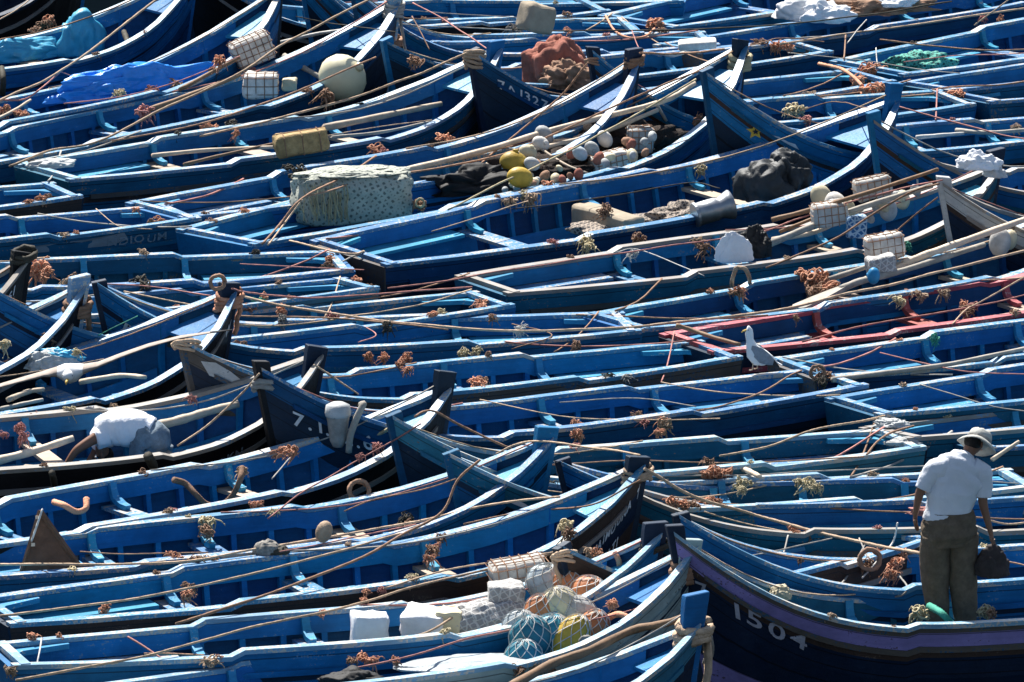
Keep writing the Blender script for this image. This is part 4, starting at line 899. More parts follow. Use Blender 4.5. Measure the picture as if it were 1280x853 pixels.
def rbox_geo(sx, sy, sz, bev=.25, seg=3, jit=.0, seed=0):
    bm = bmesh.new(); bmesh.ops.create_cube(bm, size=1)
    for q in bm.verts: q.co = Vector((q.co.x*sx, q.co.y*sy, (q.co.z+.5)*sz))
    bmesh.ops.bevel(bm, geom=list(bm.edges), offset=bev*min(sx, sy, sz), segments=seg, profile=.6, affect='EDGES')
    if jit:
        bmesh.ops.subdivide_edges(bm, edges=list(bm.edges), cuts=2, use_grid_fill=True)
        for q in bm.verts: q.co += Vector((1,1,1))*jit*noise.noise(q.co*6+Vector((seed,0,0))) + q.co.normalized()*jit*noise.noise(q.co*14)
    vs = [q.co.copy() for q in bm.verts]; fs = [tuple(q.index for q in f.verts) for f in bm.faces]; bm.free(); return vs, fs
vs, fs = rbox_geo(0.31, 0.25, 0.32, .16, 2, .035, 26); tag(mobj('sack', vs, fs, 'cloth_white', smooth=True, loc=P(460, 812, .60), rot=(0,R(4),R(12))), 'white sack furthest left in the buoy boat', 'sack')
vs, fs = rbox_geo(0.36, 0.32, 0.23, .16, 2, .035, 32); tag(mobj('sack', vs, fs, 'cloth_white', smooth=True, loc=P(527, 796, .62), rot=(0,R(4),R(-8))), 'flattened white sack in the middle of the buoy boat', 'sack')
vs, fs = rbox_geo(0.20, 0.25, 0.20, .16, 2, .035, 16); tag(mobj('sack', vs, fs, 'foam_cream', smooth=True, loc=P(562, 790, .66), rot=(0,R(4),R(-8))), 'cream rounded sack right of the flattened white one', 'sack')
def cords(sx, sy, sz, nx, nz, r=.0052):
    G = []
    for i in range(nx):
        x = sx*(-.5+(i+.5)/nx); e = .006
        G.append(tube_geo([(x,-sy/2-e,.02*sz),(x,-sy/2-e,sz*.9),(x,-sy/2+.05,sz+e),(x,sy/2-.05,sz+e),(x,sy/2+e,sz*.9),(x,sy/2+e,.02*sz)], r, 4))
    for i in range(nz):
        z = sz*((i+.6)/nz); e = .007
        G.append(tube_geo([(-sx/2-e,-sy/2+.03,z),(-sx/2+.04,-sy/2-e,z),(sx/2-.04,-sy/2-e,z),(sx/2+e,-sy/2+.03,z),(sx/2+e,sy/2,z),(-sx/2-e,sy/2,z),(-sx/2-e,-sy/2+.03,z)], r, 4))
    for i in range(max(1, nz-1)):
        y = sy*(-.5+(i+.7)/max(1,nz-1)*.8); G.append(tube_geo([(-sx/2,y,sz+.006),(sx/2,y,sz+.006)], r, 4))
    return join_geo(G)
def block(px, py, z, sx, sy, sz, rz, m_, label, net=(5,4), tilt=0, seed=0):
    r_ = empty('foam_block', P(px, py, z), (0, tilt, rz)); vs, fs = rbox_geo(sx, sy, sz, .22, 3, .018, seed)
    mobj('foam', vs, fs, m_, r_, smooth=True)
    if net: vs, fs = cords(sx, sy, sz, *net); mobj('netting', vs, fs, 'rope_brown', r_)
    tag(r_, label, 'float', 'blocks of foam wrapped in net')
block(321, 78, 1.0, .50, .34, .34, R(15), 'foam_white', 'white net wrapped block leaning on the rail, upper of the two by the cream buoy', (6,4), -.35)
block(326, 122, .72, .42, .3, .30, 0, 'foam_white', 'white net wrapped block, lower of the two by the cream buoy', (4,3), 0, 2)
block(362, 114, .80, .18, .16, .16, 0, 'foam_cream', 'small cream float right of the lower white block', None, 0, 3)
block(763, 150, 1.0, .32, .24, .24, R(-5), 'foam_white', 'plain whitish foam block on the rail under the rusty post', None, -.15, 4)
block(790, 140, 1.0, .20, .16, .16, R(-5), 'foam_grey', 'small grey block right of the plain foam block', None, -.1, 5)
block(762, 212, .70, .46, .28, .20, R(25), 'foam_white', 'flat white gridded float among the dark net tangle', (6,3), -.15, 6)
block(800, 190, .78, .30, .24, .30, R(10), 'foam_grey', 'grey net wrapped float near the bow of the loaded boat', (4,4), 0, 7)
block(1038, 282, .95, .38, .24, .26, R(10), 'foam_white', 'white netted block at the front of the float pile in the scraped wood boat', (5,3), -.1, 8)
block(1092, 248, 1.2, .40, .22, .24, R(15), 'foam_white', 'netted white block high on the poles near the white topped bow', (5,3), -.15, 9)
block(1071, 298, .85, .22, .16, .26, R(5), 'net_blue', 'blue meshed bundle under the pile of floats', None, 0, 10)
block(1107, 322, 1.0, .40, .24, .26, R(15), 'foam_white', 'netted white block on the oars in the boat with pale oars', (5,3), -.12, 11)
block(1102, 345, .9, .30, .2, .22, R(15), 'net_white', 'net bagged float under the white block on the pale oars', None, -.1, 12)
block(378, 192, .92, .62, .26, .26, R(12), 'foam_straw', 'straw coloured bound float lying on the bare poles', (3,0), -.12, 13)
block(652, 748, .72, .50, .34, .36, R(12), 'foam_white', 'white netted block behind the coloured buoys', (6,4), -.12, 14)
block(633, 770, .75, .32, .26, .30, R(5), 'net_white', 'white meshed block tucked left of the coloured buoys', None, 0, 15)
block(760, 300, .45, .30, 1.05, .34, R(35), 'box_tan', 'grey ribbed board box standing in the tan net', None, 0, 16)
block(666, 40, .95, .40, .36, .36, R(28), 'box_tan', 'tan box tipped on a rail at the top', None, .28, 17)

def ellip(a, b, c, nu=16, nv=10):
    V = [Vector((0,0,c))]; F = []
    for i in range(1, nv):
        t = math.pi*i/nv
        for j in range(nu): p_ = 2*math.pi*j/nu; V.append(Vector((a*math.sin(t)*math.cos(p_), b*math.sin(t)*math.sin(p_), c*math.cos(t))))
    V.append(Vector((0,0,-c)))
    for j in range(nu): F.append((0, 1+j, 1+(j+1) % nu)); F.append((len(V)-1, len(V)-1-nu+(j+1) % nu, len(V)-1-nu+j))
    for i in range(nv-2):
        for j in range(nu):
            a0 = 1+i*nu+j; b0 = 1+i*nu+(j+1) % nu; F.append((a0, a0+nu, b0+nu, b0))
    return V, F
def buoy(px, py, z, a, b, c, rot, m_, label, net=False, neck=True, grp='floats and buoys'):
    r_ = empty('buoy', P(px, py, z), rot); vs, fs = ellip(a, b, c); mobj('float_body', vs, fs, m_, r_, smooth=True)
    if neck: vs, fs = tube_geo([(0,0,c*.93),(0,0,c*1.12),(0,0,c*1.2)], [.14*a+.01, .16*a+.01, .10*a+.005], 8); mobj('eyelet', vs, fs, m_, r_, smooth=True)
    if net:
        G = []; e = 1.03
        for d in (1, -1):
            for k in range(9):
                pts = []
                for i in range(13):
                    t = math.pi*(.04+.92*i/12); p_ = 2*math.pi*k/9 + d*i*.22
                    pts.append((a*e*math.sin(t)*math.cos(p_), b*e*math.sin(t)*math.sin(p_), c*e*math.cos(t)))
                G.append(tube_geo(pts, .0045, 3))
        vs, fs = join_geo(G); mobj('net', vs, fs, 'rope_white', r_)
    tag(r_, label, 'buoy', grp)
buoy(428, 98, .98, .31, .27, .29, (.5,.9,0), 'buoy_cream', 'big round cream buoy at the top beside the rope bound post')
for i, (px, py, a, m_, lb) in enumerate([(642,203,.15,'buoy_yellow','yellow cube like float, upper of two on the loaded boat'),(650,222,.14,'buoy_yellow','yellow float, lower of two on the loaded boat'),
  (660,190,.10,'foam_cream','cream float just right of the upper yellow float'),(665,205,.09,'foam_grey','grey float just right of the lower yellow float'),(676,180,.10,'foam_white','whitish float lying left along the pole bundle'),
  (725,192,.09,'buoy_clear','bluish float deep in the dark tangle'),(740,186,.09,'foam_grey','white oval float in the middle of the dark tangle'),(756,174,.10,'foam_white','white oval float nearest the bow in the dark tangle'),
  (680,170,.12,'foam_grey','grey ring like float beyond the pole bundle'),(1027,247,.14,'foam_cream','round cream float with blue mark left of the float pile'),(1045,258,.15,'foam_white','white rounded float in the middle of the float pile'),
  (1058,262,.12,'foam_cream','cream float right of the white rounded one'),(1110,262,.12,'foam_grey','grey float behind the netted block near the white topped bow'),(1128,250,.10,'foam_cream','cream float nearest the white topped bow'),
  (1092,345,.08,'buoy_blue','small bright blue float on the pale oars'),(1250,303,.14,'foam_white','whitish bottle float at the right edge'),(1262,300,.10,'foam_cream','short cream float at the right edge'),
  (405,665,.09,'rope_tan','tan oval cork float on the line behind the speckled stone'),(700,660,.0,'',''),(177,105,.0,'','')]):
    if a: buoy(px, py, .98 if i < 9 else 1.05 if i < 14 else 1.0, a*1.15, a*.85, a*.85, (.3*i,.2+.1*i,.5), m_, lb, neck=i % 2 == 0)
for i, (px, py, z, a, b, c, rot, m_, lb) in enumerate([
  (684,728,1.0,.19,.15,.17,(.2,.3,0),'buoy_clear','clear glass like netted buoy at the top left of the coloured heap'),
  (712,728,1.05,.15,.13,.14,(.2,.1,0),'buoy_orange','orange netted buoy at the top of the coloured heap'),
  (735,745,1.0,.18,.16,.18,(.1,.5,0),'buoy_orange','orange netted buoy at the right of the coloured heap'),
  (700,760,.98,.18,.15,.19,(.1,-.2,0),'foam_cream','cream netted buoy in the middle of the coloured heap'),
  (676,765,.95,.15,.14,.16,(.1,.2,0),'buoy_orange','dull orange netted buoy in the middle left of the coloured heap'),
  (722,772,.9,.18,.15,.20,(.2,-.4,0),'foam_white','white netted buoy right of the cream one'),
  (742,785,.86,.14,.14,.17,(.2,.3,0),'buoy_orange','orange netted buoy at the lower right of the coloured heap'),
  (712,800,.84,.15,.15,.24,(0,.5,0),'buoy_yellow','yellow netted buoy in the coloured heap'),
  (690,796,.84,.20,.17,.20,(.1,.2,0),'buoy_teal','dark teal netted buoy behind the yellow one'),
  (664,800,.84,.19,.17,.22,(.1,-.1,0),'buoy_teal','dark teal netted buoy at the left of the coloured heap'),
  (655,825,.72,.17,.15,.18,(0,0,0),'buoy_teal','teal netted buoy, lowest of the coloured heap'),
  (650,785,.85,.16,.14,.16,(0,.2,0),'buoy_clear','clear blue grey netted buoy at the left of the coloured heap')]):
    buoy(px, py, z, a, b, c, rot, m_, lb, True, False, 'netted coloured buoys')

rnd = random.Random(77)
for i in range(26):
    t = rnd.random(); px, py = 620+210*t+rnd.uniform(-8,8), 236-62*t+rnd.uniform(-16,14)
    a = rnd.uniform(.035,.065); vs, fs = ellip(a*1.4, a, a, 10, 7); c_ = rnd.choice(['rope_brown','rope_brown','foam_grey','foam_cream','cloth_rust'])
    o = mobj('cork', vs, fs, c_, smooth=True, loc=P(px, py, .80+.25*t), rot=(rnd.random()*3, rnd.random()*3, rnd.random()*3)); tag(o, 'small cork or float among the dark net tangle of the loaded boat', 'cork', 'corks in the dark net tangle')
for i in range(7):
    t = rnd.random(); px, py = 1060+90*t, 285-48*t+rnd.uniform(-8,8); a = rnd.uniform(.04,.06); vs, fs = ellip(a*1.4, a, a, 10, 7)
    o = mobj('cork', vs, fs, rnd.choice(['rope_orange','foam_cream','foam_grey']), smooth=True, loc=P(px, py, .95+.3*t), rot=(rnd.random()*3, 1, 0)); tag(o, 'small cork lying among the poles left of the white topped bow', 'cork', 'corks among the poles')
def pole(pts, r, m_, label, name='pole', blade=None, cat='pole'):
    w3 = [P(*p_) for p_ in pts]; w3 = spline(w3, 5); c = w3[0].copy()
    rad = [r*(1-.25*i/(len(w3)-1))*(1+.08*math.sin(i*1.7)) for i in range(len(w3))]
    if not blade:
        vs, fs = tube_geo([q-c for q in w3], rad, 7); o = mobj(name, vs, fs, m_, smooth=True, loc=c); return tag(o, label, cat, 'poles and oars lying in the boats')
    e = empty('oar', c); vs, fs = tube_geo([q-c for q in w3], rad, 7); mobj('shaft', vs, fs, m_, e, smooth=True)
    d = (w3[0]-w3[1]).normalized(); sdv = d.cross(Vector((0,0,1))).normalized(); up = sdv.cross(d); rr = []
    for t, hw_, th in ((-.1,.03,.025), (.15,.06,.02), (.45,.085,.014), (.8,.09,.012), (.85,.06,.010)):
        q = d*t*blade; rr.append([q-sdv*hw_-up*th, q+sdv*hw_-up*th, q+sdv*hw_+up*th, q-sdv*hw_+up*th])
    vs, fs = loft(rr); mobj('blade', vs, fs, m_, e); return tag(e, label, 'oar', 'poles and oars lying in the boats')
for a in [
 ([(185,138,.84),(240,118,.95),(300,94,1.1)], .035, 'pole_brown', 'brown pole under the long rope left of the white blocks'),
 ([(225,112,.9),(262,92,1.0),(300,72,1.2)], .028, 'pole_brown', 'thin brown pole rising to the upper white block'),
 ([(345,55,1.0),(400,42,1.1),(462,34,1.3)], .026, 'rope_white', 'pale pole at the top left of the cream buoy'),
 ([(350,73,.9),(410,58,1.0),(450,53,1.1)], .026, 'rope_grey', 'grey pole just below the pale one at the cream buoy'),
 ([(360,80,.85),(410,66,.95),(452,60,1.0)], .055, 'pole_grey', 'wide grey plank left of the cream buoy'),
 ([(355,70,1.0),(380,85,.9),(402,98,.8)], .04, 'pole_grey', 'short grey prop between the blocks and the cream buoy'),
 ([(-10,152,.84),(18,138,.86),(38,125,.9)], .022, 'pole_wood', 'short stick at the left edge'),
 ([(405,160,.80),(480,145,.85),(552,130,.92)], .045, 'pole_wood', 'thick bare pole nearest the bow of the bare pole boat'),
 ([(415,172,.78),(480,165,.8),(540,152,.85)], .022, 'pole_grey', 'thin grey pole below the thick bare one'),
 ([(190,195,.78),(260,188,.8),(350,184,.84)], .028, 'pole_wood', 'bare pole at the left of the straw coloured float'),
 ([(230,206,.78),(270,196,.8),(350,178,.86)], .022, 'pole_brown', 'reddish pole crossing under the bare one near the straw float'),
 ([(500,215,.85),(600,190,.95),(700,160,1.05),(825,128,1.35),(868,104,1.5)], .04, 'pole_wood', 'longest pole of the loaded boat'),
 ([(560,228,.80),(640,195,.9),(740,170,1.0),(822,138,1.15)], .035, 'pole_wood', 'second long pole of the loaded boat'),
 ([(590,232,.7),(660,200,.8),(700,190,.85),(810,165,.9)], .028, 'pole_brown', 'brown pole low in the dark tangle'),
 ([(670,182,.95),(705,205,.85),(735,217,.8)], .018, 'pole_wood', 'thin stick lashed across the tangle'),
 ([(820,130,1.2),(832,150,.95),(838,163,.8)], .022, 'pole_grey', 'short iron grey stick near the bow of the loaded boat'),
 ([(965,275,.95),(1015,262,1.1),(1100,236,1.45),(1172,212,1.8)], .028, 'pole_brown', 'upper brown pole running to the white topped bow'),
 ([(962,305,.85),(1010,285,.95),(1060,265,1.1),(1165,232,1.5)], .040, 'pole_grey', 'thick grey pole under the float pile'),
 ([(965,300,.80),(1020,290,.86),(1078,262,1.0)], .030, 'pole_wood', 'pale pole left under the float pile'),
 ([(975,290,.85),(1020,272,.95),(1050,262,1.0)], .022, 'pole_brown', 'short brown pole left of the float pile'),
 ([(1035,350,.84),(1100,328,.95),(1130,318,1.0)], .03, 'pole_grey', 'grey pole end behind the orange tangle'),
 ([(196,533,.80),(230,524,.85),(260,515,.9),(298,505,.95)], .05, 'pole_wood', 'thick bare pole beyond the bending man'),
 ([(-10,578,.62),(40,565,.7),(92,548,.8)], .045, 'pole_wood', 'thick bare pole left of the bending man'),
 ([(100,478,.7),(150,470,.8),(182,472,.85)], .03, 'pole_wood', 'bare pole right of the flying gull'),
 ([(10,500,.7),(35,490,.72),(55,487,.75)], .03, 'pole_wood', 'short bare pole under the left wing of the gull'),
 ([(0,512,.62),(30,505,.66),(54,500,.7)], .025, 'pole_grey', 'thin bare stick below the gull wing'),
 ([(165,555,.6),(250,575,.0),(251,575,.0)][:2], .0, '', ''),
 ([(0,408,.7),(20,402,.75),(40,398,.8)], .022, 'pole_wood', 'thin sticks at the left edge by the blue scrap'),
 ([(-5,425,.68),(15,420,.7),(32,414,.72)], .022, 'pole_wood', 'lowest thin stick at the left edge by the blue scrap'),
 ([(500,752,.0),(501,752,.0)], .0, '', ''),
 ([(530,765,.80),(580,758,.84),(625,750,.9)], .03, 'pole_wood', 'pale pole above the white sacks'),
 ([(738,738,.9),(750,735,.9),(764,729,.95)], .03, 'pole_brown', 'stub of pole right of the coloured buoys'),
 ([(632,862,.95),(690,830,1.0),(735,814,1.1),(790,788,1.15),(830,780,1.25),(872,766,1.35)], .042, 'pole_brown', 'long grey crooked pole lashed to the square blue post'),
 ([(1040,475,.84),(1110,466,.84),(1190,455,.86),(1290,434,.9)], .030, 'pole_grey', 'long bare pole in the boat below the red trimmed one'),
 ([(925,585,.84),(938,590,.86),(950,596,.88)], .03, 'pole_wood', 'short pale stub of pole on the doubled rail'),
 ([(1195,122,.86),(1200,119,.87),(1206,116,.9)], .0, '', ''),
 ([(1195,163,.82),(1235,166,.84),(1290,162,.86)], .028, 'pole_grey', 'grey pole at the right edge under the tall plain post'),
 ([(1145,172,.8),(1180,169,.82),(1205,167,.82)], .026, 'rope_white', 'pale pole left of the grey one under the tall post'),
 ([(1240,575,.86),(1262,560,.95),(1274,552,1.0)], .022, 'pole_wood', 'thin forked stick right of the standing man'),
 ([(855,66,.9),(840,70,.88),(828,68,.88)], .022, 'rope_white', 'short pale stick left of the white tray'),
 ([(20,448,.0),(21,448,.0)], .0, '', ''),
 ([(1130,545,.84),(1160,548,.84),(1162,548,.84)], .0, '', '')]:
    if a[1] > 0: pole(*a)
pole([(1130,330,.95),(1160,318,1.05),(1210,300,1.15),(1300,268,1.3)], .045, 'pole_wood', 'pale oar with its blade by the white block, upper of the two', blade=.9)
pole([(1050,362,.86),(1075,352,.9),(1130,338,.95),(1230,306,1.05)], .04, 'pole_grey', 'grey oar with its blade left of the white block, lower of the two', blade=.8)
pole([(845,407,1.0),(865,413,.95),(892,422,.92),(925,431,.9)], .026, 'pole_brown', 'orange brown wooden oar propped behind the standing gull')
# small things
def lathe(prof_, n=20):
    rings = [[Vector((r_*math.cos(2*math.pi*j/n), r_*math.sin(2*math.pi*j/n), z)) for j in range(n)] for r_, z in prof_]
    return loft(rings)
e = empty('metal_can', P(893,262,.86), (0, R(78), R(20)))
vs, fs = lathe([(.12,-.24), (.13,-.235), (.13,.02), (.115,.06), (.15,.14), (.17,.20), (.16,.205), (.13,.13), (.10,.05), (.10,-.1)]); mobj('can_body', vs, fs, 'metal', e, smooth=True)
vs, fs = lathe([(.132,-.245), (.140,-.24), (.140,-.215), (.132,-.21)]); mobj('rim', vs, fs, 'metal', e); tag(e, 'shiny metal can lying on its side beside the dark oilskin', 'can')
vs, fs = rbox_geo(.48,.20,.10,.4,3); mobj_ = mobj('tray', vs, fs, 'foam_white', smooth=True, loc=P(872,60,1.0), rot=(R(10),R(-4),0)); tag(mobj_, 'white oblong tray standing between two stem posts', 'tray')
# the wedge shaped board
e = empty('wedge_board', P(66,722,.70), (R(-12),0,R(8)))
tri = [(-.30,0), (.30,0), (-.10,.60)]
vs = [Vector((x,-.02,z)) for x, z in tri]+[Vector((x,.02,z)) for x, z in tri]; mobj('panel', vs, [(0,1,2),(5,4,3),(0,3,4,1),(1,4,5,2),(2,5,3,0)], 'wedge_brown', e)
vs, fs = join_geo([tube_geo([(.30,-.03,0),(-.10,-.03,.60)], .025, 4)]); mobj('edge_batten', vs, fs, 'wedge_brown', e)
vs, fs = tube_geo([(-.30,-.03,0),(-.10,-.03,.60)], .018, 4); mobj('edge_batten', vs, fs, 'wedge_brown', e)
for z in (.30,.54): vs, fs = box_geo((-.17+.2*(z-.3),-.045,z),(.035,.02,.03)); mobj('metal_plate', vs, fs, 'pole_wood', e)
tag(e, 'brown triangular board with cord edge standing in a stern at the lower left', 'board')
# the net covered heap
e = empty('covered_heap', P(440,276,.62), (0,0,R(14)))
vs, fs = rbox_geo(1.30,.62,.56,.34,4,.05,3); mobj('net_cover', vs, fs, 'net_grey', e, smooth=True)
rnd = random.Random(5); G = []
for i in range(30):
    x = rnd.uniform(-.66,-.1) if i < 38 else rnd.uniform(.3,.66); y0 = -.33-rnd.uniform(0,.03); z0 = rnd.uniform(.3,.56); q = Vector((x,y0,z0)); pts = [q]
    for k in range(5): q = q+Vector((rnd.uniform(-.02,.02), -.012, -z0*rnd.uniform(.10,.19))); pts.append(q)
    G.append(tube_geo(pts, .008, 3))
vs, fs = join_geo(G); mobj('fringe', vs, fs, 'rope_straw', e)
crumple('cap_lump', 0, 0, 0, (.58,.27,.05), 0, 'net_grey', None, None, 77, .3, 2).name = 'pale_top'
o = bpy.data.objects['pale_top']; o.parent = e; o.location = (-.02,0,.54); M_ = o
tag(e, 'big rounded heap covered in grey diamond mesh net with a straw fringe', 'net heap')
# coiled rings of rope
def coil(px, py, z, r, m_, label, turns=4, th=.018, rot=(R(70),0,0)):
    pts = []; rnd = random.Random(label)
    for i in range(turns*14+1):
        a = 2*math.pi*i/14; k = r*(1+rnd.uniform(-.10,.10)); pts.append(Vector((k*math.cos(a), k*math.sin(a), .03*math.sin(i*.31)+rnd.uniform(-.01,.01))))
    vs, fs = tube_geo(pts, th, 6); o = mobj('rope_coil', vs, fs, m_, smooth=True, loc=P(px,py,z), rot=rot); tag(o, label, 'rope coil', 'small coils of rope')
coil(449, 614, .90, .095, 'rope_brown', 'round rope coil hung on the rail of the wedge board boat', rot=(R(60),0,R(10)))
coil(525, 254, .88, .045, 'rope_straw', 'tiny coil on the rail right of the net covered heap', 3, .012)
coil(733, 804, .9, .05, 'rope_grey', 'dark eye of rope on the near rail below the yellow buoy', 3, .02)
coil(1022, 466, .9, .07, 'rope_brown', 'brown wire coil on the stern right of the standing gull', 4, .014)
coil(272, 353, 1.75, .07, 'rope_brown', 'iron ring on the orange roped bow', 2, .02, (R(80),0,0))
coil(1087, 700, .92, .09, 'rope_brown', 'brown coil beside the orange rope hank', 3, .02)
# fender hanging on the 7.1.12 bow
bh = BOATS['Lh']; e = empty('hanging_fender', world(bh, bh.skin_pt(.915, bh.zr(.915)-.10, bh.near, .14)), (0,0,0))
vs, fs = lathe([(.05,-.28),(.08,-.22),(.10,-.05),(.12,.06),(.11,.12),(.06,.14)]); mobj('fender_body', vs, fs, 'rope_grey', e, smooth=True)
vs, fs = lathe([(.121,.02),(.126,.05),(.115,.122),(.06,.15)]); mobj('scuffed_cap', vs, fs, 'white', e, smooth=True)
vs, fs = tube_geo(spline([(.10,-.05,-.32),(.12,-.08,-.15),(.18,-.08,.02),(.24,-.05,.14),(.22,.02,.12)],4), .035, 6); mobj('handle', vs, fs, 'pole_grey', e, smooth=True)
tag(e, 'mallet shaped fender with a scuffed white cap on the 7.1.12 bow', 'fender')
# ---------------------------------------------------------------- people and gulls
def skin_mesh(name, nodes, edges, mat, parent=None, sub=2, root=0):
    """one continuous surface grown round a skeleton: nodes = [(point, radius x, radius y)]"""
    me = bpy.data.meshes.new(name); me.from_pydata([tuple(n_[0]) for n_ in nodes], edges, [])
    me.materials.append(M[mat]); o = bpy.data.objects.new(name, me); SC.collection.objects.link(o)
    if parent: o.parent = parent
    sk = o.modifiers.new('skin', 'SKIN'); sk.use_smooth_shade = True; sk.branch_smoothing = .4
    if not me.skin_vertices: 
        bpy.context.view_layer.objects.active = o
    lay = me.skin_vertices[0].data
    for i, n_ in enumerate(nodes): lay[i].radius = (n_[1], n_[2] if len(n_) > 2 else n_[1]); lay[i].use_root = (i == root)
    ss = o.modifiers.new('sub', 'SUBSURF'); ss.levels = sub; ss.render_levels = sub
    return o
def figure_frame(px, py, z):
    base = P(px, py, z); Y0 = base.y
    def Q(x, y, dy=0.0):                       # dy: metres farther from the camera
        Y = Y0+dy; a, b = (x-640)/FPX, -(y-426.5)/FPX
        d = Vector((a, _cp+b*_sp, -_sp+b*_cp)); return Vector((0,0,CAMH))+d*(Y/d.y)-base
    return base, Q
class Sk:
    def __init__(s): s.n = []; s.e = []
    def add(s, p_, rx, ry=None, frm=None):
        s.n.append((p_, rx, ry if ry is not None else rx)); i = len(s.n)-1
        if frm is not None: s.e.append((frm, i))
        return i
    def hand(s, i, wrist, d, side, curl):
        """palm, four fingers of unequal length, thumb leaving the side of the palm"""
        d = d.normalized(); side = side.normalized(); palm = s.add(wrist+d*.055, .030, .017, i)
        for k, (off, L) in enumerate(((-.030,.062), (-.010,.072), (.010,.068), (.028,.055))):
            a = s.add(wrist+d*.095+side*off, .0095, .0095, palm)
            b = s.add(wrist+d*(.095+L*.5)+side*off*1.15+curl*L*.22, .0088, .0088, a)
            s.add(wrist+d*(.095+L*.85)+side*off*1.1+curl*L*.62, .0075, .0075, b)
        t = s.add(wrist+d*.05-side*.042, .011, .011, palm); s.add(wrist+d*.085-side*.058+curl*.02, .009, .009, t)

# --- the standing man at the right, seen from behind, looking down to his right
base, Q = figure_frame(1190, 806, .45)
man = empty('person', base)
k = Sk()
pel = k.add(Q(1189,655), .135, .10)
wst = k.add(Q(1190,632), .125, .09, pel); ch = k.add(Q(1194,602,.02), .150, .105, wst); nk0 = k.add(Q(1201,578,.05), .095, .07, ch)
nk = k.add(Q(1208,568,.10), .052, .052, nk0); hd = k.add(Q(1216,558,.15), .075, .085, nk); hd2 = k.add(Q(1222,549,.19), .078, .09, hd)
ls = k.add(Q(1166,582,.0), .062, .062, nk0); le = k.add(Q(1150,614,-.02), .044, .044, ls); lw = k.add(Q(1144,643,.0), .030, .026, le)
k.hand(lw, Q(1144,643,.0), Q(1145,662,.02)-Q(1144,643,.0), Vector((.3,.9,0)), Vector((.5,.3,-.1)))
rs = k.add(Q(1231,588,.06), .062, .062, nk0); re = k.add(Q(1228,628,.02), .044, .044, rs); rw = k.add(Q(1238,664,-.02), .030, .026, re)
k.hand(rw, Q(1238,664,-.02), Q(1243,684,-.03)-Q(1238,664,-.02), Vector((.3,.9,0)), Vector((.1,.5,-.2)))
lh = k.add(Q(1173,664,.0), .10, .095, pel); lk = k.add(Q(1171,718,.03), .062, .062, lh); la = k.add(Q(1172,770,-.02), .042, .042, lk); lf = k.add(Q(1172,796,-.02), .042, .04, la); k.add(Q(1176,792,.20), .035, .03, lf)
rh = k.add(Q(1204,664,.0), .10, .095, pel); rk = k.add(Q(1204,718,.05), .062, .062, rh); ra = k.add(Q(1208,770,.0), .042, .042, rk); rf = k.add(Q(1208,796,.0), .042, .04, ra); k.add(Q(1213,792,.22), .035, .03, rf)
skin_mesh('body', k.n, k.e, 'skin', man)
def garment(name, mat, parent, limbs, n=28):
    """limbs: list of [(centre, half width, half depth)]; cloth rings along each, folded a little"""
    G = []
    for li, limb in enumerate(limbs):
        pts = [q[0] for q in limb]; fine = []
        for i in range(len(limb)-1):
            for k_ in range(7):
                t = k_/7; e = t*t*(3-2*t)
                fine.append((pts[i].lerp(pts[i+1], t), limb[i][1]+(limb[i+1][1]-limb[i][1])*e, limb[i][2]+(limb[i+1][2]-limb[i][2])*e))
        fine.append(limb[-1]); rings = []
        for i, (c, w_, d_) in enumerate(fine):
            t = (fine[min(i+1,len(fine)-1)][0]-fine[max(i-1,0)][0]).normalized()
            u = Vector((0,1,0)).cross(t).normalized() if abs(t.y) < .95 else Vector((1,0,0)); v_ = t.cross(u).normalized()
            ring = []
            for j in range(n):
                a_ = 2*math.pi*j/n; ca_, sa_ = math.cos(a_), math.sin(a_); f = 1+.10*noise.noise(Vector((ca_*1.6+li*7, sa_*1.6, i*.22)))+.11*(.5-abs(noise.noise(Vector((ca_*3+i*.12, sa_*3, i*.30+li*3)))))
                ring.append(c+u*w_*f*math.cos(a_)+v_*d_*f*math.sin(a_))
            rings.append(ring)
        G.append(loft(rings))
    vs, fs = join_geo(G); return mobj(name, vs, fs, mat, parent, smooth=True)
garment('shirt', 'shirt', man, [
  [(Q(1185,650),.205,.145),(Q(1186,635),.195,.135),(Q(1191,612,.02),.215,.14),(Q(1197,594,.03),.245,.135),(Q(1202,582,.05),.205,.12),(Q(1206,573,.08),.13,.10),(Q(1209,568,.10),.065,.07)],
  [(Q(1186,584,.02),.10,.10),(Q(1169,588,.0),.095,.09),(Q(1160,599,-.01),.078,.075),(Q(1154,612,-.02),.074,.07)],
  [(Q(1214,586,.05),.10,.10),(Q(1227,592,.05),.095,.09),(Q(1229,606,.04),.078,.075),(Q(1228,622,.02),.074,.07)]])
garment('trousers', 'trousers', man, [
  [(Q(1187,639),.195,.14),(Q(1187,652),.225,.17),(Q(1186,668),.235,.18),(Q(1187,680),.20,.16)],
  [(Q(1171,668,.0),.135,.15),(Q(1169,695,.02),.130,.135),(Q(1169,725,.03),.118,.125),(Q(1172,755,.01),.105,.11),(Q(1173,790,-.01),.088,.09)],
  [(Q(1203,668,.02),.135,.15),(Q(1203,695,.04),.130,.135),(Q(1203,725,.05),.118,.125),(Q(1206,755,.03),.108,.11),(Q(1207,790,.02),.088,.09)]])
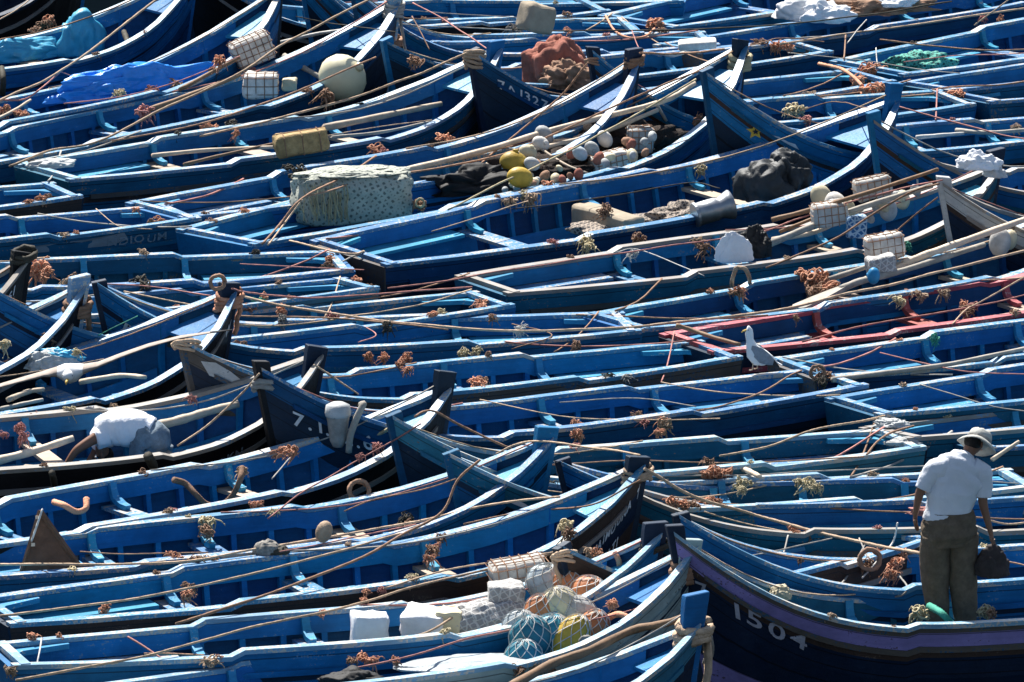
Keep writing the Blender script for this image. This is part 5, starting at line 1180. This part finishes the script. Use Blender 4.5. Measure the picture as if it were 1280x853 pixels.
# bucket hat: crown and drooping brim, tilted forward
hat = empty('hat', Q(1223,552,.20), (R(-30), R(24), 0)); hat.parent = man
rings = []
for r_, z in ((.085,-.03),(.105,.0),(.106,.045),(.095,.085),(.06,.105),(.0,.108)):
    rings.append([Vector((max(r_,.002)*math.cos(2*math.pi*j/22), max(r_,.002)*1.1*math.sin(2*math.pi*j/22), z+.004*math.sin(j*2.1))) for j in range(22)])
vs, fs = loft(rings); mobj('crown', vs, fs, 'hat', hat, smooth=True)
rings = []
for r_, z in ((.103,.012),(.15,-.012),(.178,-.045),(.176,-.052),(.148,-.018),(.100,.002)):
    rings.append([Vector((r_*math.cos(2*math.pi*j/26), r_*1.08*math.sin(2*math.pi*j/26), z+.014*math.sin(j*.72+1)*(r_-.1)/.07)) for j in range(26)])
vs, fs = loft(rings, caps=False); mobj('brim', vs, fs, 'hat', hat, smooth=True)
vs, fs = lathe([(.107,.008),(.111,.01),(.111,.03),(.107,.032)], 22); mobj('hat_band', [Vector((p_.x,p_.y*1.1,p_.z)) for p_ in vs], fs, 'rope_grey', hat)
# face turned down to the right: nose, eyes, mouth, ears
fd = (Q(1232,556,.26)-Q(1219,553,.17)).normalized(); fc = Q(1219,554,.17); sd2 = fd.cross(Vector((0,0,1))).normalized(); fu = sd2.cross(fd)
G = [tube_geo([fc+fd*.085+fu*.02, fc+fd*.108-fu*.012, fc+fd*.09-fu*.02], [.010,.014,.008], 6)]
vs, fs = join_geo(G); mobj('nose', vs, fs, 'skin', man, smooth=True)
for s_ in (1,-1):
    vs, fs = ellip(.012,.012,.009,8,6); mobj('eye', [q+fc+fd*.078+sd2*s_*.032+fu*.022 for q in vs], fs, 'cloth_white', man, smooth=True)
    vs, fs = ellip(.010,.022,.032,8,6); mobj('ear', [q+fc-fd*.005+sd2*s_*.083 for q in vs], fs, 'skin', man, smooth=True)
vs, fs = tube_geo([fc+fd*.082-fu*.045-sd2*.022, fc+fd*.090-fu*.045, fc+fd*.082-fu*.045+sd2*.022], .006, 5); mobj('mouth', vs, fs, 'rope_pink', man, smooth=True)
vs, fs = ellip(.083,.088,.075); mobj('hair', [q+fc-fd*.028+fu*.01 for q in vs], fs, 'hair', man, smooth=True)
tag(man, 'person in pale T-shirt, baggy dark trousers and floppy bucket hat, standing with back turned and holding a bag', 'person')
man['label'] = 'standing person in pale T-shirt, baggy dark trousers and floppy hat, holding a dark bag'
o = crumple('carried_bag', 0, 0, 0, (.15,.10,.20), 0, 'bag_cloth', 'dark bag hanging from the hand of the standing person', 'bag', 83, .22, 2); o.location = base+Q(1240,718,-.03)
G = [tube_geo(spline([Q(1232,700,-.03), Q(1238,688,-.05), Q(1243,683,-.05), Q(1248,690,-.03), Q(1249,702,-.02)],3), .010, 5)]
vs, fs = join_geo(G); h_ = mobj('handle', [v_+base-o.location for v_ in vs], fs, 'cloth_black', o); 

# --- the man bending at the left
base, Q = figure_frame(180, 610, .22)
man2 = empty('person', base)
k = Sk()
pel = k.add(Q(186,546), .12, .11); wst = k.add(Q(168,537,.02), .12, .10, pel); ch = k.add(Q(146,537,.05), .135, .11, wst); sh = k.add(Q(130,543,.08), .09, .08, ch)
nk = k.add(Q(124,553,.14), .05, .05, sh); hd = k.add(Q(127,563,.18), .075, .085, nk); k.add(Q(131,571,.20), .07, .075, hd)
ls = k.add(Q(118,548,-.02), .060, .060, sh); le = k.add(Q(95,563,-.06), .043, .043, ls); lw = k.add(Q(80,585,-.06), .029, .026, le)
k.hand(lw, Q(80,585,-.06), Q(68,590,-.04)-Q(80,585,-.06), Vector((0,1,.1)), Vector((-.1,0,-.6)))
rs = k.add(Q(127,548,.28), .058, .058, sh); re = k.add(Q(118,568,.30), .042, .042, rs); rw = k.add(Q(104,588,.28), .029, .026, re)
k.hand(rw, Q(104,588,.28), Q(92,592,.28)-Q(104,588,.28), Vector((0,1,.1)), Vector((-.1,0,-.6)))
for x, dy in ((176,-.05), (198,.12)):
    h = k.add(Q(x,556,dy), .10, .10, pel); kn = k.add(Q(x-6,582,dy-.03), .06, .06, h); an = k.add(Q(x+2,612,dy), .042, .042, kn); k.add(Q(x-16,617,dy), .034, .03, an)
skin_mesh('body', k.n, k.e, 'skin', man2)
garment('shirt', 'shirt_white', man2, [
  [(Q(188,543),.17,.16),(Q(172,537,.02),.175,.17),(Q(152,534,.05),.175,.18),(Q(136,538,.08),.165,.17),(Q(127,546,.10),.12,.13),(Q(123,552,.13),.07,.08)],
  [(Q(134,545,.0),.10,.10),(Q(120,549,-.04),.10,.095)],
  [(Q(136,547,.24),.09,.09),(Q(127,552,.28),.09,.085),(Q(122,560,.30),.075,.07)]])
garment('jeans', 'denim', man2, [
  [(Q(170,541,.02),.15,.15),(Q(180,544),.18,.19),(Q(190,551),.19,.20),(Q(190,562),.17,.19)],
  [(Q(182,556,-.06),.15,.13),(Q(176,578,-.08),.115,.11),(Q(174,610,-.05),.09,.09)],
  [(Q(198,556,.12),.14,.13),(Q(196,578,.12),.115,.11),(Q(198,610,.12),.09,.09)]])
fc = Q(129,567,.19); vs, fs = ellip(.082,.09,.078); mobj('hair', [q+fc+Vector((.02,.03,-.02)) for q in vs], fs, 'hair', man2, smooth=True)
fd = Vector((-.75,-.1,-.6)).normalized(); sd2 = Vector((0,1,0)); fu = sd2.cross(fd)
vs, fs = tube_geo([fc+fd*.075+fu*.02, fc+fd*.10-fu*.01, fc+fd*.08-fu*.02], [.010,.014,.008], 6); mobj('nose', vs, fs, 'skin', man2, smooth=True)
for s_ in (1,-1):
    vs, fs = ellip(.011,.011,.009,8,6); mobj('eye', [q+fc+fd*.072+sd2*s_*.032+fu*.022 for q in vs], fs, 'cloth_white', man2, smooth=True)
    vs, fs = ellip(.022,.010,.032,8,6); mobj('ear', [q+fc+sd2*s_*.083 for q in vs], fs, 'skin', man2, smooth=True)
vs, fs = tube_geo([fc+fd*.078-fu*.04-sd2*.02, fc+fd*.084-fu*.04, fc+fd*.078-fu*.04+sd2*.02], .006, 5); mobj('mouth', vs, fs, 'rope_pink', man2, smooth=True)
tag(man2, 'person in white shirt and jeans bending far over inside a black hulled boat', 'person')
vs, fs = rbox_geo(.42,.20,.04,.3,2); tag(mobj('board', vs, fs, 'raw_wood', loc=P(53,590,.60), rot=(0,0,R(-15))), 'small bare board under the outstretched hand of the bending person', 'board')

# --- gulls
def ringed(sections, n=12):
    rings = []
    for (c, ax, ay, u, v_) in sections: rings.append([c+u*ax*math.cos(2*math.pi*j/n)+v_*ay*math.sin(2*math.pi*j/n) for j in range(n)])
    return loft(rings)
# standing gull: faces left, body sloping down to the tail at the right
gp = P(944, 462, .86); gu = empty('gull', gp, (0,0,R(8))); gs = 1/scale_at(gp)   # metres per photo pixel here
def g2(x, y, d=0): return Vector(((x-944)*gs, d, (462-y)*gs))
spine = [((935,406),1.2,1.2),((936,411),4.2,3.6),((936,416),5.2,4.6),((937,424),4.8,4.4),((939,432),7.0,6.2),((942,440),10.5,9),((948,446),12,10),((956,448),10,8),((963,450),6,5),((971,455),2.6,2.2)]
rings = []; pr = [g2(*s_[0]) for s_ in spine]
for i, s_ in enumerate(spine):
    t = (pr[min(i+1,len(pr)-1)]-pr[max(i-1,0)]).normalized(); up = t.cross(Vector((0,1,0))).normalized()
    rings.append([pr[i]+up*s_[1]*gs*math.cos(2*math.pi*j/14)+Vector((0,1,0))*s_[2]*gs*math.sin(2*math.pi*j/14) for j in range(14)])
vs, fs = loft(rings)
mi = []
for f in fs:
    c = sum((vs[q] for q in f), Vector())/len(f); mi.append(0)
mobj('body', vs, fs, ['gull_white'], gu, mi, smooth=True)
for s_, nm in ((-1,'wing'), (1,'wing')):
    rings = []
    for (x, y, h_, d_) in ((938,431,2.5,6.5),(943,436,7.5,9.5),(950,441,9.5,10.8),(958,446,7.5,8.8),(966,451,4,5.2),(974,458,1.2,2.0)):
        c = g2(x, y+1.5, s_*d_*gs*.92); rings.append([c+Vector((.25*math.sin(2*math.pi*j/10)*h_*gs, s_*.32*gs*3*math.cos(2*math.pi*j/10), h_*gs*math.sin(2*math.pi*j/10))) for j in range(10)])
    vs, fs = loft(rings); n_ = 10; mi = [1 if i//n_ >= 4 else 0 for i in range(len(fs)-2)]+[0,1]
    mobj(nm, vs, fs, ['gull_grey','gull_dark'], gu, mi, smooth=True)
    lx = 940+3.5*(s_+1); vs, fs = tube_geo([g2(lx,447,s_*3*gs), g2(lx+.5,455,s_*3*gs), g2(lx,462,s_*3*gs)], [1.0*gs,.75*gs,.8*gs], 6)
    v2, f2 = join_geo([(vs,fs)]+[tube_geo([g2(lx,461.6,s_*3*gs), g2(lx-4,462,s_*3*gs+o_*gs)], .5*gs, 4) for o_ in (-2,0,2)]); mobj('leg', v2, f2, 'gull_leg', gu)
    vs, fs = ellip(.7*gs,.7*gs,.7*gs,8,6); mobj('eye', [q+g2(934,410.5,s_*3.6*gs) for q in vs], fs, 'gull_dark', gu, smooth=True)
vs, fs = tube_geo([g2(933,411), g2(928.5,412.3), g2(926,414.2)], [1.5*gs,1.1*gs,.35*gs], 6); mobj('beak', vs, fs, 'beak', gu, smooth=True)
vs = [g2(966,450,-2.5*gs), g2(966,450,2.5*gs), g2(978,457,3*gs), g2(978,457,-3*gs)]; vs += [q+Vector((0,0,-1.2*gs)) for q in vs]
mobj('tail', vs, [(0,1,2,3),(7,6,5,4),(0,4,5,1),(1,5,6,2),(2,6,7,3),(3,7,4,0)], 'gull_white', gu)
tag(gu, 'white and grey gull standing on a stern rail near the red trimmed boat', 'gull', 'gulls')
# flying gull, seen nearly head on with both wings spread, nearer to the camera
fp = Pd(86, 468, 48.5); fg = empty('gull', fp); fs_ = 48.5/FPX
def g3(x, y, d=0): return Vector(((x-86)*fs_, d, (468-y)*fs_*1.02))
st = [(-95,512,2.5,.8),(-60,503,5,1.1),(-20,490,8,1.5),(20,478,10,2.0),(55,468,12,3.0),(72,465,13,6.0),(80,466,13.5,11),(88,467,14,13),(96,466,13.5,11),(104,462,13,6.0),(122,457,12,3.0),(150,446,10.5,2.2),(185,434,9,1.7),(225,424,7,1.3),(262,419,4.5,1.0),(290,416,1.8,.7)]
rings = []
for x, y, ch_, th in st:
    f = abs(x-88)/200; c = g3(x, y, .10*f+.0)
    rings.append([c+Vector((0, ch_*fs_*1.15*math.cos(2*math.pi*j/12), th*fs_*math.sin(2*math.pi*j/12))) for j in range(12)])
vs, fs = loft(rings); mi = []
for f in fs:
    c = sum((vs[q] for q in f), Vector())/len(f); X = 86+c.x/fs_; mi.append(0 if 70 < X < 106 else 2 if (X > 255 or X < -60) else 1)
mobj('body', vs, fs, ['gull_white','gull_brown','gull_dark'], fg, mi, smooth=True)
vs, fs = ellip(7*fs_, 11*fs_, 7.5*fs_); mobj('head', [q+g3(86,466,-18*fs_) for q in vs], fs, 'gull_white', fg, smooth=True)
vs, fs = tube_geo([g3(86,468,-27*fs_), g3(85,471,-34*fs_), g3(85,473,-36*fs_)], [2.2*fs_,1.6*fs_,.5*fs_], 6); mobj('beak', vs, fs, 'beak', fg, smooth=True)
for s_ in (-1,1): vs, fs = ellip(.9*fs_,.9*fs_,.9*fs_,8,6); mobj('eye', [q+g3(86+s_*5.6,464.5,-23*fs_) for q in vs], fs, 'gull_dark', fg, smooth=True)
vs, fs = ringed([(g3(87,474,12*fs_),9*fs_,5*fs_,Vector((1,0,0)),Vector((0,0,1))), (g3(88,477,30*fs_),7*fs_,2*fs_,Vector((1,0,0)),Vector((0,0,1))), (g3(88,478,44*fs_),10*fs_,.8*fs_,Vector((1,0,0)),Vector((0,0,1)))]); mobj('tail', vs, fs, 'gull_white', fg, smooth=True)
tag(fg, 'gull gliding with wide spread brownish wings over the boats at the left', 'gull', 'gulls')

# ---------------------------------------------------------------- labels of the tufts
SHORT = {'R1':'turquoise tarp boat','R2':'bright blue tarp boat','R3':'cream buoy boat','R4':'bare pole boat','R5':'boat by the rust cloth heap','R6':'boat with the net covered heap','R7':'wide open boat','R8':'scraped wood boat','R9':'pale oar boat','R10':'red trimmed boat','R11':'boat below the red trimmed one','R12':'grey transom boat','R13':'boat behind the hat','R14':'boat behind the standing person','R20':'boat beside the black water gap','R20b':'white bundle boat','R21':'green netting boat','R22':'green transom boat','R23':'short teal transom boat','Rd':'leftmost black bow','Ra':'scraped pale bow boat','Rb':'boat below the gull wing','Rc':'boat of the bending man','Re':'curved hawser boat','Rf':'wedge board boat','Rg':'MAIMOUNA boat','Rh':'white sack boat','Ri':'pale green bow boat','Rj':'bottom foreground boat','R0':'black corner hull',
 'L0':'top edge boat','L1':'KA marked hull','L2':'tan box boat','L2b':'straight gunwale boat by the tray','L3':'boat right of the cream buoy','L4':'1327 boat','L5':'rusty post boat','L6':'yellow star boat','L6b':'boat behind the yellow star','L7':'banded bow boat','L8':'white topped bow boat','La':'brown stern at the left edge','Lb':'faded writing boat','Lc':'dry gunwale boat','Ld':'squeezed teal boat','Le':'boat left of centre','Lf':'AEMA boat','Lg':'peeling bow boat','Lh':'mallet fender boat','Li':'white initial boat','Lj':'brush mark boat','Lk':'doubled rail boat','Ll':'cracked rail boat','Lm':'small post boat','Ln':'boat behind the 1504 hull','Lo':'1504 boat'}
rt = random.Random(99); nl = 0
def rope3(w3, r, m_, lb):
    w3 = [q + Vector((0,0,.012*noise.noise(q*2))) for q in w3]; c = w3[0].copy()
    vs, fs = tube_geo([q-c for q in w3], r, 5, .5); tag(mobj('mooring_rope', vs, fs, m_, smooth=True, loc=c), lb, 'rope', 'ropes strung across the boats')
CW = {'rope_pink':'reddish', 'rope_brown':'brown', 'rope_tan':'tan', 'rope_grey':'grey'}
for key, b in BOATS.items():
    head = world(b, Vector((b.L-.1, 0, FB+b.h-.12))); mid = world(b, Vector((b.L*.5, 0, FB)))
    if not (on_screen(mid) or on_screen(head)): continue
    m_ = rt.choice(list(CW)); s_ = rt.uniform(.45, .62); far = -b.near
    tail = world(b, Vector((b.L*s_, far*b.B/2*.97, b.zr(s_)+.03)))
    w3 = [head.lerp(tail, t/10)+Vector((0,0,-.22*math.sin(math.pi*t/10))) for t in range(11)]
    w3 = [Vector((q.x, q.y, q.z)) for q in w3]
    rope3(w3, rt.uniform(.007,.011), m_, 'thin %s line running aft from the post of %s' % (CW[m_], SHORT[key]))
keys = list(BOATS)
for key in keys:                                # stern lines led over to the next boat
    b = BOATS[key]; st = world(b, Vector((.0, -b.near*b.B/2*.5, FB+.10)))
    if not on_screen(st): continue
    best = None
    for k2 in keys:
        if k2 == key: continue
        b2 = BOATS[k2]
        for s_ in (.25,.4,.55,.7):
            for sd_ in (1,-1):
                q = world(b2, Vector((b2.L*s_, sd_*b2.B/2*.97, b2.zr(s_)+.03))); d_ = (q-st).length
                if 1.0 < d_ < 2.8 and on_screen(q) and (best is None or abs(d_-1.8+rt.uniform(-.3,.3)) < best[0]): best = (abs(d_-1.8), q, k2)
    if best:
        m_ = rt.choice(list(CW)); w3 = [st.lerp(best[1], t/10)+Vector((0,0,-.06*math.sin(math.pi*t/10))) for t in range(11)]
        rope3(w3, rt.uniform(.008,.013), m_, ' '.join(('%s line from %s stern to %s' % (CW[m_], SHORT[key], SHORT[best[2]])).replace(' the ',' ').split()[:16]))
used = {}
for (o, sz, cn, where, side, key, s, px) in TU:
    base_l = ' '.join(x for x in [sz, cn, 'rope tuft on the', where.replace(' of', ''), side, 'of the', SHORT[key]] if x)
    used.setdefault(base_l, []).append((px, o))
ORD = ['leftmost','second from left','third from left','fourth from left','fifth from left','sixth from left']
for lb, lst in used.items():
    lst.sort(key=lambda q: q[0])
    for i, (px, o) in enumerate(lst):
        o['label'] = lb if len(lst) == 1 else (('left' if i == 0 else 'right') if len(lst) == 2 else ORD[min(i,5)]) + ' ' + lb
        wds = o['label'].split()
        if len(wds) > 16: o['label'] = ' '.join([w_ for w_ in wds if w_ not in ('the','part','end')][:16])
